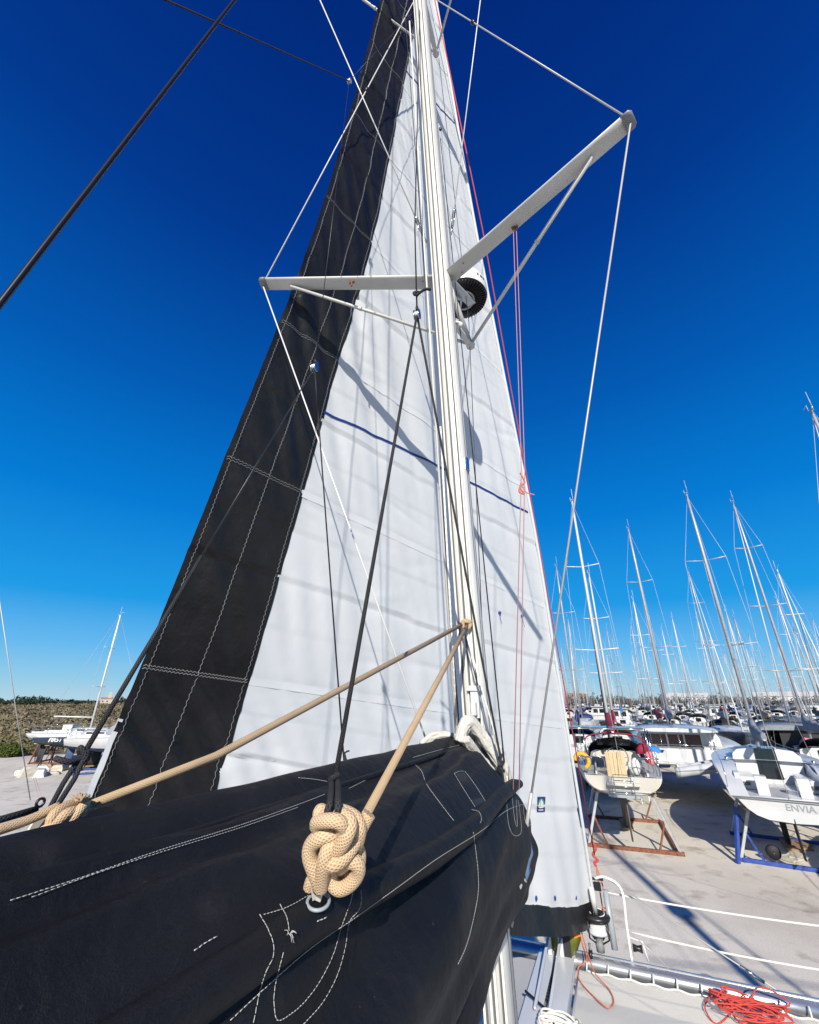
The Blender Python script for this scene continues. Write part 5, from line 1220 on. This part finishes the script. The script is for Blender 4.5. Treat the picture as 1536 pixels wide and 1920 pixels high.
sh2 = (lambda t: 2.9 * (1 if t < .6 else 1 - .5 * (t - .6)), lambda t: 3.6 if .3 < t < .6 else 2.8, lambda t: 1)
make_rig(C2, sh2, 10.4, .55, 18.9, .12, 2, 'galv', 'cover_grey', 'sail_white', boomz=.75)
ld = thing('boarding_ladder', 'aluminium ladder leaning on the left stern of the white catamaran', 'ladder', Matrix.Rotation(C2.rotation_euler.z, 4, 'Z') @ Vector((-2.4, -.75, 0)) + C2.location, C2.rotation_euler.z)
for sgn in (-1, 1):
    m = MB(); m.bar((sgn * .2, -.45, 0), (sgn * .2, .1, 1.75), .04, .06); m.build('rail', 'alu', ld)
for k in range(6):
    m = MB(); m.bar((-.2, -.42 + .09 * k, .15 + .28 * k), (.2, -.42 + .09 * k, .15 + .28 * k), .04, .03); m.build('rung', 'alu', ld)
dg = thing('inflatable_dinghy', 'grey inflatable dinghy slung across the stern of the white catamaran', 'dinghy', Matrix.Rotation(C2.rotation_euler.z, 4, 'Z') @ Vector((1.35, -.95, 0)) + C2.location + Vector((0, 0, 2.2)), C2.rotation_euler.z)
dg.rotation_euler = (0, -R(8), C2.rotation_euler.z - .1); dg.scale = (1.2, 1.2, 1.2)
m = MB(); m.tube(spline([Vector((-1.6, -.45, -.2)), Vector((0, -.5, -.08)), Vector((1.3, -.42, .12)), Vector((1.85, 0, .32)), Vector((1.3, .42, .12)), Vector((0, .5, -.08)), Vector((-1.6, .45, -.2))], 8), .215, 12); m.build('tube', 'inflatable', dg)
m = MB(); m.grid(lambda u, v: Vector((lerp(-1.5, 1.6, u), lerp(-.42, .42, v) * (1 - .6 * max(0, u - .7) / .3), -.32 + .35 * u * u - .1 * (1 - abs(2 * v - 1)))), 10, 6); m.build('floor', 'gel_grey', dg)
m = MB(); m.box((-1.45, 0, -.1), (.06, .7, .5)); m.build('transom', 'gel_white2', dg)
for e in (-.25, -.32):
    m = MB(); m.tube(spline([Vector((-1.6, -.65, -.2 + e * .1 + .1)), Vector((0, -.72, -.02 + e * .3)), Vector((1.3, -.62, .16 + e * .3))], 6), .02, 5); m.build('rub_strake', 'gel_grey', dg)

# ---- big white racer-cruiser on blue stands, at the right
Y3 = boat_at('white_cruiser', 'large white yacht named ENVIA on blue stands, open stern towards us', 13.35, 17.9, 31, group='boats ashore')
L3, B3 = 9.6, 4.0
def env_half(t): return B3 / 2 * ((.86 + .14 * math.sin(min(1, t / .4) * 1.57)) if t < .42 else max(0, 1 - ((t - .42) / .58) ** 2.4))
zb3 = hullshape(L3, B3, 2.98, 1.42, .86, .3)[2]
sh3 = (env_half, lambda t: 2.98 + .30 * t, lambda t: zb3(t) - (.40 * (1 - t / .35) ** 1.6 if t < .35 else 0))
ts = [i / 22 for i in range(23)]
def e_pt(t, f, sgn):
    p = hull_pt(sh3, L3, t, f, sgn)
    if t < .24:                                               # sheer runs down to the open stern
        k = 1 - t / .24; top = lerp(2.98 + .3 * t, 2.26, k ** 1.3); p.z = min(p.z, top) if f > 0 else top
    return p
for fs, nm, mm in (([0, .12, .24, .36, .48, .6], 'topsides', 'gel_white'), ([.6, .74, .87, 1.0], 'bottom', 'gel_white2')):
    m = MB()
    for sgn in (-1, 1): m.loft([[e_pt(t, f, sgn) for f in (fs if sgn > 0 else fs[::-1])] for t in ts], closed=False)
    st = [e_pt(0, f, 1) for f in fs] + [e_pt(0, f, -1) for f in reversed(fs)]; m.add(st, [list(range(len(st)))]); m.build(nm, mm, Y3)
def zs3(t): return e_pt(t, 0, 1).z
m = MB()
for sgn in (-1, 1): m.loft([[Vector((sgn * env_half(t) * k, L3 * t, zs3(t) + .02 * (1 - k))) for k in ((.66, .83, 1) if sgn > 0 else (1, .83, .66))] for t in ts if t <= .43], closed=False)
m.loft([[Vector((env_half(t) * k, L3 * t, zs3(t) + .06 * (1 - k * k))) for k in (-1, -.6, -.2, .2, .6, 1)] for t in ts if t > .36], closed=False); m.build('deck', 'gel_white', Y3)
m = MB(); m.grid(lambda u, v: Vector((lerp(-1.16, 1.16, u), lerp(.02, 3.9, v), 2.27 + .02 * v)), 4, 6); m.build('cockpit_floor', 'gel_white', Y3)
m = MB(); m.tube([Vector((-1.66, .12, 2.24)), Vector((1.66, .12, 2.24))], .06, 8); m.build('stern_lip', 'gel_white', Y3)
for sgn in (-1, 1):
    m = MB(); m.box((sgn * 1.02, 2.6, 2.50), (.62, 1.9, .42)); m.build('cockpit_bench', 'gel_white', Y3)
    m = MB(); m.loft([[Vector((sgn * x, y, z)) for x, z in ((1.12, 2.25), (1.40, 2.25), (1.40, 2.25 + h), (1.22, 2.25 + h))] for y, h in ((.7, .1), (1.3, .62), (3.9, .86))], cap=True, sm=False); m.build('coaming', 'gel_white', Y3)
    m = MB(); m.box((sgn * .62, .95, 2.55), (.36, .5, .62)); m.build('helm_pod', 'gel_white', Y3)
    m = MB(); m.box((sgn * 1.06, 1.62, 2.48), (.28, .02, .12)); m.build('vent', 'seam_dark', Y3)
    m = MB(); m.tube(spline([Vector((sgn * 1.72, .5, 2.4)), Vector((sgn * 1.72, .45, 3.0)), Vector((sgn * 1.75, 1.6, 3.35)), Vector((sgn * 1.85, 3.2, 3.55))], 6), .013, 6); m.build('stern_rail', 'steel', Y3)
    m = MB(); m.lathe((sgn * 1.45, 3.2, 3.12), [(.001, 0), (.09, 0), (.06, .05), (.08, .12), (.001, .13)], 14); m.build('winch', 'steel', Y3)
m = MB(); m.loft([[Vector((x * w, y, 2.95 + z * h)) for x, z in ((-1, 0), (-.96, .6), (-.8, .9), (-.4, 1.0), (.4, 1.0), (.8, .9), (.96, .6), (1, 0))] for y, w, h in ((3.75, 1.22, .62), (5.4, 1.2, .60), (6.8, .8, .42), (7.6, .4, .1))], closed=False); m.f.append(list(range(8))); m.smooth.append(False); m.build('coachroof', 'gel_white', Y3)
m = MB(); m.box((0, 3.72, 2.62), (2.3, .05, .72)); m.build('cabin_bulkhead', 'gel_white', Y3)
m = MB(); m.add([Vector(q) for q in ((-.40, 3.66, 2.45), (.40, 3.66, 2.45), (.36, 3.72, 3.56), (-.36, 3.72, 3.56))], [(0, 1, 2, 3)]); m.add([Vector(q) for q in ((-.36, 3.72, 3.575), (.36, 3.72, 3.575), (.33, 4.6, 3.58), (-.33, 4.6, 3.58))], [(0, 1, 2, 3)]); m.build('companionway', 'glass_dark', Y3)
for sgn in (-1, 1):
    m = MB(); m.bar((sgn * .43, 3.66, 2.5), (sgn * .40, 4.7, 3.60), .05, .05); m.bar((sgn * .40, 3.7, 3.59), (sgn * .37, 4.7, 3.60), .05, .03); m.build('hatch_runner', 'gel_white2', Y3)
    m = MB(); m.add([Vector((sgn * 1.19, y, z)) for y, z in ((4.1, 3.15), (5.2, 3.15), (5.2, 3.38), (4.1, 3.42))], [(0, 1, 2, 3)]); m.build('window', 'glass_dark', Y3)
make_rig(Y3, (env_half, zs3, sh3[2]), L3, .60, 16.6, .10, 2, 'galv', 'cover_grey', None, boomz=.75)
make_keel(Y3, sh3, L3, 1.5, 'antifoul_black', .42, .56)
tm_ = Matrix.Translation((.15, -.035 + .04, 2.02)) @ Matrix.Rotation(R(90 - 14), 4, 'X')
text_mesh('ENVIA', .30, 'name_lettering', 'gel_grey', Y3, Matrix.Translation((.25, .198, 2.0)) @ Matrix.Rotation(R(101.8), 4, 'X'), .006)
cradle('blue steel stand with grey posts under the large white yacht', Y3.location, Y3.rotation_euler.z, L3, B3, 1.5, 'paint_blue', 'galv', pads=((.13, 1), (.13, -1), (.55, 1), (.55, -1)), sh=sh3)
m = MB(); m.bar((-2.0, .75, .0), (-1.62, 1.05, 1.75), .11, .11); o = m.build('prop_post', 'paint_blue'); o.location = Y3.location; o.rotation_euler = Y3.rotation_euler; tag(o, 'leaning blue prop under the left stern of the large white yacht', 'prop')
for k, (px, py, w, rz, mm, nm) in enumerate(((1490, 1612, 1.0, .4, 'plaster', 'pale board on the concrete under the large white yacht'), (1505, 1590, .8, 1.2, 'wood', 'brown plank heap under the large white yacht'))):
    m = MB(); m.box((0, 0, .05), (w, .5, .06), rz); m.box((.2, .1, .10), (w * .8, .3, .05), rz + .3); o = m.build('loose_board', mm); p = G(px, py); o.location = p; tag(o, nm, 'board')
m = MB(); m.lathe((0, 0, 0), [(.02, 0), (.22, .0), (.24, .12), (.10, .12), (.06, .0)], 18, Vector((.4, 1, .2))); o = m.build('spare_wheel', 'cover_black'); o.location = G(1452, 1600, .3); tag(o, 'black wheel leaning under the large white yacht', 'wheel')

# ---- pilot-house boat with grey canopy at the right edge
Y4 = boat_at('canopy_boat', 'white motor yacht with grey hard canopy and dark windows at right edge', 21.6, 26.6, 32, 'boat', 'boats ashore')
sh4 = make_hull(Y4, 10.5, 3.9, 2.75, 1.3, 'gel_white', 'antifoul_blue', .9, cockpit=True)
m = MB(); m.box((0, 5.2, 3.35), (3.0, 3.6, 1.1)); m.build('wheelhouse', 'gel_white', Y4)
for k, (x, y, w, rz) in enumerate(((-.95, 3.37, .85, 0), (0, 3.37, .85, 0), (.95, 3.37, .85, 0))):
    m = MB(); m.box((x, y, 3.45), (w, .03, .8)); m.build('window', 'glass_dark', Y4)
for sgn in (-1, 1):
    m = MB(); m.box((sgn * 1.51, 5.2, 3.5), (.03, 3.0, .55)); m.build('window', 'glass_dark', Y4)
m = MB(); m.loft([[Vector((x * 1.75, yy, 4.0 + z)) for x, z in ((-1, -.12), (-.98, 0), (-.7, .12), (0, .17), (.7, .12), (.98, 0), (1, -.12), (0, -.08))] for yy in (.6, 3, 7.2)], cap=True); m.build('canopy', 'cover_grey', Y4)
m = MB(); m.box((-1.6, 2.0, 3.35), (.04, 2.6, 1.0)); m.build('side_curtain', 'cover_black', Y4)
m = MB(); m.box((.3, .9, 3.4), (2.4, .04, 1.0)); m.build('aft_curtain', 'cover_black', Y4)
for x in (-1.6, 1.6):
    m = MB(); m.tube([Vector((x, .7, 2.8)), Vector((x, .7, 4.0))], .03, 6); m.build('canopy_post', 'steel', Y4)
make_keel(Y4, sh4, 10.5, 1.3, 'antifoul_blue', .2, .7, False)
lring('ring_buoy', 'pale red lifebuoy hanging under the grey canopy', 'lifebuoy', Matrix.Rotation(Y4.rotation_euler.z, 4, 'Z') @ Vector((.2, .8, 0)) + Y4.location + Vector((0, 0, 3.2)), 'pink_red', Y4.rotation_euler.z)

# ---- generic yachts: a few kinds, copied through the yard
KINDS = []
def kind(desc, L, Bm, H, hullm, botm, coverm, hoodm, mm, nsp=2, band=None, furl='sail_white', cab=.45):
    o = boat_at('moored_yacht', desc, 0, 0, 0); sh = make_hull(o, L, Bm, 2.75, 1.55, hullm, botm, .78, 14, band)
    make_cabin(o, sh, L, .36, .74, cab); make_keel(o, sh, L, 1.55, botm); make_rig(o, sh, L, .57, H, .085, nsp, mm, coverm, furl)
    if hoodm: sprayhood(o, sh, L, .30, .42, .75, hoodm)
    m = MB(); hf, zz, _ = sh
    for sgn in (-1, 1): m.tube([Vector((sgn * (hf(t) - .05), L * t, zz(t) + .6)) for t in [.02 + .09 * k for k in range(11)]], .012, 4)
    m.build('guard_wires', 'wire', o)['kind'] = 'stuff'
    KINDS.append((o, desc, L)); return o
kind('white yacht with navy sail cover', 10.5, 3.4, 16.0, 'gel_white', 'antifoul_black', 'cover_blue', 'cover_blue', 'galv')
kind('white yacht with dark red sail cover', 10.0, 3.3, 15.3, 'gel_white', 'antifoul_red', 'cover_red', 'cover_tan', 'mast_white')
kind('white yacht with bare boom and white mast', 11.5, 3.7, 17.2, 'gel_white', 'antifoul_blue', None, 'cover_grey', 'mast_white', 2, 'stripe_blue')
kind('navy hulled yacht with grey sail cover', 12.0, 3.8, 17.8, 'gel_navy', 'antifoul_black', 'cover_grey', 'cover_black', 'galv', 3)
kind('cream yacht with tan cockpit cover', 9.2, 3.1, 13.8, 'gel_cream', 'antifoul_brown', 'cover_tan', 'cover_tan', 'galv', 1)
kind('white yacht with bright blue cover', 9.6, 3.2, 14.5, 'gel_white', 'antifoul_blue', 'cover_sky', None, 'galv', 2, 'stripe_blue', 'cover_blue')
kind('grey hulled yacht with white mast', 11.0, 3.5, 16.6, 'gel_grey', 'antifoul_black', 'cover_black', 'cover_grey', 'mast_white', 2)
# motor cruiser without a mast
mo_ = boat_at('motor_cruiser', 'white motor cruiser', 0, 0, 0, 'motorboat'); shm = make_hull(mo_, 9.5, 3.4, 2.6, 1.2, 'gel_white', 'antifoul_blue', .92, 14, None, 'gel_white')
m = MB(); m.loft([[Vector((x * w, y, 2.7 + z * h)) for x, z in ((-1, 0), (-.92, .6), (-.8, 1), (.8, 1), (.92, .6), (1, 0))] for y, w, h in ((3.2, 1.4, 1.5), (5.2, 1.35, 1.5), (6.4, 1.15, .7), (8.0, .6, .15))], closed=False, sm=False); m.f.append(list(range(6))); m.smooth.append(False); m.build('superstructure', 'gel_white', mo_)
for x in (-.55, .55):
    m = MB(); m.box((x, 3.17, 3.5), (.8, .03, .7)); m.build('window', 'glass_dark', mo_)
for sgn in (-1, 1):
    m = MB(); m.box((sgn * 1.27, 4.5, 3.65), (.03, 1.8, .42)); m.build('window', 'glass_dark', mo_)
m = MB(); m.box((0, 4.0, 4.27), (2.5, 2.6, .08)); m.tube([Vector((0, 4.2, 4.3)), Vector((0, 4.2, 5.3))], .03, 6); m.build('flybridge', 'gel_white', mo_)
make_keel(mo_, shm, 9.5, 1.2, 'antifoul_blue', .15, .75, False)
KINDS.append((mo_, 'white motor cruiser', 9.5))
index_children()
USED = set()
def put(k, mx, my, az, label, group='yachts stored in rows'):
    """put kind k so that its mast stands at (mx, my)"""
    o, d, L = KINDS[k]; d_ = Vector((math.sin(R(az)), math.cos(R(az)), 0)); loc = Vector((mx, my, 0)) - d_ * L * .57
    c = o if k not in USED else copy_tree(o); USED.add(k)
    c.location = loc; c.rotation_euler = (0, 0, -R(az)); c['label'] = label; c['group'] = group
    return c
def at_top(px, py, H):                                          # mast position from its top pixel and height
    d = ray(px, py); t = (H - EYE) / d.z; return d.x * t, d.y * t
HK = [16.0, 15.3, 17.2, 17.8, 13.8, 14.5, 16.6]
taken = [(8.55 + 4, 20.1 + 5), (16.2 + 2.5, 29.2 + 4.5), (13.35 + 2.5, 17.9 + 4), (21.6 + 2.8, 26.6 + 4.4)]
def near(x, y, d): return any((x - a) ** 2 + (y - b) ** 2 < d * d for a, b in taken)
PLACED = [                                                       # masts that can be picked out in the photograph
    (0, 1043, 1062, 20, 'white yacht with dark furled sail just right of the big white sail'),
    (3, 1374, 942, 30, 'navy hulled yacht with the tallest mast right of the large white yacht'),
    (1, 1104, 1075, 22, 'white yacht with red sail cover behind the ivory yacht'),
    (6, 1456, 1122, 32, 'grey hulled yacht with white mast behind the grey canopy'),
    (4, 1376, 1157, 28, 'cream yacht with tan cover behind the large white yacht'),
    (5, 1496, 1150, 30, 'white yacht with bright blue cover near the right edge'),
    (2, 1260, 1158, 25, 'white yacht with bare boom behind the white catamaran'),
    (0, 1330, 1190, 27, 'white yacht with navy cover right of the white catamaran'),
    (4, 1145, 1222, 24, 'cream yacht with tan cockpit cover left of the white catamaran')]
for k, px, py, az, lb in PLACED:
    x, y = at_top(px, py, HK[k]); put(k, x, y, az, lb); taken.append((x, y))
# neighbour just outside the right edge and the one behind the camera whose mast shadow falls across the concrete
put(0, *at_top(1521, 770, 16.0), 31, 'white yacht at the right edge, only its masthead in view')
nb = put(3, 7.55 - 22 * math.tan(R(SUN_AZ)), -7.0, 20, 'navy yacht beside the camera that throws the mast shadow', 'yachts beside the camera')
for ch_ in nb.children:
    if ch_.name.startswith('mast'): ch_.scale = (2.0, 1, 1)
m = MB(); m.lathe((0, 0, 0), [(.001, -.16), (.32, -.16), (.34, 0), (.28, .16), (.001, .2)], 18); o = m.build('mast_radar', 'white_plastic'); o.location = (7.55 - 22 * math.tan(R(SUN_AZ)) + .1, -6.6, 12.2); tag(o, 'white radar dome on the mast of the yacht beside the camera', 'radar')
# the rest of the yard in slanting rows
frnd = random.Random(21)
DESC = [d for _, d, _ in KINDS]
cnt = 0
ORD = ['first', 'second', 'third', 'fourth', 'fifth', 'sixth', 'seventh', 'eighth', 'ninth', 'tenth', 'eleventh', 'twelfth', 'thirteenth', 'fourteenth', 'fifteenth', 'sixteenth', 'seventeenth', 'eighteenth']
for row in range(14):
    yrow = 44 + row * 14 + (row ** 1.5) * 1.3
    x = yrow * .30; nth = 0
    while x < yrow * 1.06 + 6:
        k = frnd.choice([0, 0, 1, 2, 2, 2, 3, 4, 4, 5, 6, 7, 7])
        yy = yrow + frnd.uniform(-1.5, 1.5) + (x - yrow * .6) * -.18; xx = x + frnd.uniform(-.5, .5)
        if not near(xx, yy, 6.5) and frnd.random() > .06 + .04 * max(0, row - 3):
            lb = 'distant %s in the crowded rows at right' % DESC[k] if row > 3 else '%s, %s from left, %s row behind catamaran' % (DESC[k], ORD[min(nth, 17)], ORD[row])
            put(k, xx, yy, 24 + frnd.uniform(-4, 4) + (180 if frnd.random() < .12 else 0), lb, 'distant %ss' % DESC[k].split(' with')[0] if row > 3 else 'yachts stored in rows'); cnt += 1; nth += 1
        x += frnd.uniform(4.6, 6.2) * (1 + max(0, row - 4) * .12)

# ================================================================== LEFT SIDE: boats by the scrub
W1 = boat_at('white_race_boat', 'long white racing yacht with mast and boom beside the scrub at left', -36.6, 47.4, 86, group='boats at the left')
shw = make_hull(W1, 10.5, 3.1, 2.5, 1.55, 'gel_white', 'antifoul_black', .9, sheer=.1); make_cabin(W1, shw, 10.5, .36, .78, .42); make_keel(W1, shw, 10.5, 1.55, 'antifoul_black', .45, .55)
make_rig(W1, shw, 10.5, .47, 14.0, .085, 2, 'mast_white', None, None, boomz=1.35); make_rails(W1, shw, 10.5)
m = MB(); m.box((0, 3.0, 2.95), (.9, .9, .6)); m.build('cockpit_locker', 'gel_white', W1)
W2 = boat_at('navy_race_boat', 'navy blue hull lettered FIRST beside the white racing yacht at left', -33.0, 43.2, 72, group='boats at the left')
shn = make_hull(W2, 9.5, 3.1, 2.45, 1.5, 'gel_navy', 'antifoul_black', .88, sheer=.1, deckm='gel_white'); make_cabin(W2, shn, 9.5, .36, .75, .4); make_keel(W2, shn, 9.5, 1.5, 'antifoul_black')
hp = hull_pt(shn, 9.5, .12, .2, 1)
text_mesh('FIRST', .42, 'name_lettering', 'white_plastic', W2, Matrix.Translation(hp + Vector((.08, 0.6, -.05))) @ Matrix.Rotation(R(90), 4, 'Z') @ Matrix.Rotation(R(84), 4, 'X'), .012, .2)
W3 = boat_at('white_sloop', 'white yacht with open stern and half-round windows, nearest of the left group', -28.4, 40.2, 62, group='boats at the left')
shv = make_hull(W3, 10.0, 3.3, 2.55, 1.45, 'gel_white', 'antifoul_blue', .92, sheer=.15); make_keel(W3, shv, 10.0, 1.45, 'antifoul_blue'); make_cabin(W3, shv, 10.0, .36, .78, .45); make_rails(W3, shv, 10.0)
for k in range(2):
    m = MB(); c0 = Vector((.75 - .5 * k, 3.2 + .9 * k, 2.75)); m.add([c0 + Vector((0, math.cos(q) * .42, max(0, math.sin(q)) * .75)) for q in [math.pi * j / 10 for j in range(11)]] + [c0 + Vector((.05, math.cos(q) * .42, max(0, math.sin(q)) * .75)) for q in [math.pi * j / 10 for j in range(11)]], [list(range(11)), list(range(21, 10, -1))]); m.build('half_round_board', 'gel_grey', W3)
for nm, o, L_, sh_, mm in (('rusty stands under the long white racing yacht', W1, 10.5, shw, 'rust'), ('dark stands under the navy hull', W2, 9.5, shn, 'antifoul_black'), ('blue stands under the nearest left white yacht', W3, 10.0, shv, 'paint_blue')):
    cradle(nm, o.location, o.rotation_euler.z, L_, 3.1, 1.5, mm, mm, sh=sh_, pads=((.12, 1), (.12, -1), (.4, 1), (.4, -1), (.68, 1), (.68, -1)), group='cradles at the left')
jr = random.Random(4)
JN = ['leaning pale panel left of the rubble at the left boats', 'white crumpled sheet in the rubble by the left boats', 'broken plaster lump in the rubble by the left boats', 'grey beam end in the rubble by the left boats', 'white slab at the right of the rubble by the left boats', 'brown plank in the rubble by the left boats', 'small white block lying nearest in the rubble at left', 'beige board lying flat in the rubble at left']
for k, (px, py) in enumerate(((40, 1452), (52, 1456), (66, 1452), (78, 1448), (98, 1452), (88, 1444), (74, 1456), (108, 1446))):
    m = MB(); w, h = jr.uniform(.7, 1.4), jr.uniform(.25, 1.1) if k < 3 else jr.uniform(.15, .5)
    secs = [[Vector((x * w * .5 * e + jr.uniform(-.08, .08), y * .35 * e + jr.uniform(-.08, .08), z)) for x, y in ((-1, -1), (1, -1), (1, 1), (-1, 1))] for z, e in ((0, 1), (h * .6, .9), (h, .6 if k != 0 else .95))]
    m.loft(secs, cap=True, sm=False); o = m.build('rubble_piece', 'wood' if k == 5 else 'plaster' if k % 3 else 'gel_white2'); o.location = G(px, py); o.rotation_euler = (0, 0, jr.uniform(0, 3)); tag(o, JN[k], 'rubble', 'rubble under the left boats')

# ================================================================== SCRUB, TREES, FAR BUILDINGS
vr = random.Random(12)
def leafclump(mb, c, rx, rz, n, s):
    for _ in range(n):
        while True:
            p = Vector((vr.uniform(-1, 1), vr.uniform(-1, 1), vr.uniform(-1, 1)))
            if .25 < p.length < 1: break
        p = Vector((c[0] + p.x * rx, c[1] + p.y * rx, c[2] + p.z * rz))
        a = Vector((vr.gauss(0, 1), vr.gauss(0, 1), vr.gauss(0, 1))).normalized(); b = a.orthogonal().normalized(); q = s * vr.uniform(.6, 1.4)
        mb.add([p - a * q, p + b * q * .7, p + a * q], [(0, 1, 2)])
scr = {k: MB() for k in ('leaf_dry', 'leaf_grey', 'leaf_olive', 'leaf_green', 'reed')}
def in_scrub(x, y): return y > 37 + max(0, (x + 75)) * .50 + 1.5 and x < -6
for _ in range(2600):
    d = 50 * (1 + 11 * vr.random() ** 1.9); az = R(vr.uniform(-50, -24)); x, y = d * math.sin(az), d * math.cos(az)
    if not in_scrub(x, y): continue
    k = vr.choices(['leaf_dry', 'leaf_grey', 'leaf_olive', 'leaf_green', 'reed'], [5, 5, 1.1, .25 if d < 90 else .05, 1.6 if d < 80 else .1])[0]
    h = vr.uniform(.9, 2.2) * (1.25 if d > 150 else 1); w = vr.uniform(1.0, 2.2) * (1 + d / 260)
    if k == 'reed':
        for _ in range(26):
            p = Vector((x + vr.gauss(0, .8), y + vr.gauss(0, .8), 0)); tp = p + Vector((vr.gauss(0, .25), vr.gauss(0, .25), vr.uniform(1.2, 2.2))); scr[k].add([p - Vector((.04, 0, 0)), p + Vector((.04, 0, 0)), tp], [(0, 1, 2)])
        continue
    n = 46 if d < 100 else 30 if d < 220 else 18
    leafclump(scr[k], (x, y, h * .5), w, h * .55, n, .16 + d / 520)
for x, y, r_, h in ((-48.5, 50, 2.6, 1.6), (-44.6, 50.5, 2.0, 1.3), (-52, 53, 3, 2.0), (-42.0, 51.5, 1.2, .9)):
    leafclump(scr['leaf_green'], (x, y, h * .6), r_, h * .7, 900, .16)
    leafclump(scr['leaf_olive'], (x + 1, y + 1.5, h * .8), r_, h * .7, 300, .16)
for k, lb in (('leaf_dry', 'brown dry scrub bushes across the plain'), ('leaf_grey', 'grey bare scrub bushes across the plain'), ('leaf_olive', 'olive scrub bushes across the plain'), ('leaf_green', 'green leafy bushes by the left boats'), ('reed', 'pale dry reeds behind the left boats')):
    tag(scr[k].build('scrub', k), lb, None, kind='stuff')
tl = MB()
for _ in range(60):
    d = vr.uniform(480, 640); az = R(vr.uniform(-52, -22)); h = vr.choice((vr.uniform(3.5, 5.5), vr.uniform(4, 8.5)))
    for _ in range(3): leafclump(tl, (d * math.sin(az) + vr.gauss(0, 4), d * math.cos(az), h * vr.uniform(.4, .85)), vr.uniform(4, 9), h * .32, 40, 1.5)
tag(tl.build('treeline', 'leaf_dark'), 'dark line of trees on the left horizon', None, kind='stuff')
tr = MB()
for _ in range(170):
    d = vr.uniform(330, 420); az = R(vr.uniform(14, 50)); h = vr.uniform(5, 9.5)
    for _ in range(2): leafclump(tr, (d * math.sin(az) + vr.gauss(0, 3), d * math.cos(az), h * vr.uniform(.35, .8)), vr.uniform(3, 7), h * .34, 34, 1.1)
tag(tr.build('treeline', 'leaf_far'), 'bare brown trees along the right horizon', None, kind='stuff')
def house(name, label, x, y, w, d_, h, rz, wm, rm, tower=0):
    o = thing(name, label, 'building', (x, y, 0), rz, 'buildings on the horizon')
    m = MB(); m.box((0, 0, h / 2), (w, d_, h)); m.build('wall', wm, o)
    m = MB(); m.loft([[Vector((xx, -d_ / 2 - .4, h)), Vector((xx, 0, h + d_ * .22)), Vector((xx, d_ / 2 + .4, h))] for xx in (-w / 2 - .4, w / 2 + .4)], closed=True, cap=True, sm=False); m.build('roof', rm, o)
    for k in range(int(w // 5)):
        m = MB(); m.box((-w / 2 + 2.5 + 5 * k, -d_ / 2 - .02, h * .55), (1.4, .06, 1.6)); m.build('window', 'glass_dark', o)
    if tower:
        m = MB(); m.box((w * .22, 0, tower / 2), (4, 4, tower)); m.loft([[Vector((w * .22 + sx * e, sy * e, z)) for sx, sy in ((-1, -1), (1, -1), (1, 1), (-1, 1))] for z, e in ((tower, 2.2), (tower + 2, .2))], cap=True, sm=False); m.build('tower', wm, o)
house('village_house', 'ochre village house with a square tower on the left horizon', -400, 620, 13, 9, 6.5, .6, 'house_wall', 'tile_roof', 13)
house('village_house', 'low pale house right of the towered one on the left horizon', -378, 628, 12, 8, 5.5, .6, 'shed_white', 'tile_roof')
house('yard_shed', 'long white shed at the right horizon behind the masts', 262, 318, 46, 14, 7.5, -.65, 'shed_white', 'shed_white')
house('yard_shed', 'white shed left of the long one on the right horizon', 205, 345, 26, 14, 7, -.6, 'shed_white', 'shed_white')
house('yard_shed', 'low tan shed behind the masts right of the big sail', 118, 350, 24, 12, 7.5, -.4, 'house_wall', 'tile_roof')

# ---- bow pulpit on the starboard hull that holds the two white ropes
pe1, pe2 = onfwd(1620, 1746, 5.55), onfwd(1620, 1831, 5.55)
pu = thing('bow_pulpit', 'steel pulpit post on the right bow holding the white ropes', 'pulpit', Vector((pe1.x, pe1.y, EYE - 3.2)))
m = MB(); m.tube([Vector((0, 0, -.05)), pe2 - pu.location, pe1 - pu.location, pe1 - pu.location + Vector((0, 0, .06))], .016, 8); m.build('post', 'steel', pu)
m = MB(); m.tube(spline([pe1 - pu.location + Vector((0, 0, .05)), pe1 - pu.location + FV * .5 + SV * .3 + Vector((0, 0, .06)), FV * .95 + SV * .45 + Vector((0, 0, -.02))], 6), .016, 8); m.build('rail', 'steel', pu)
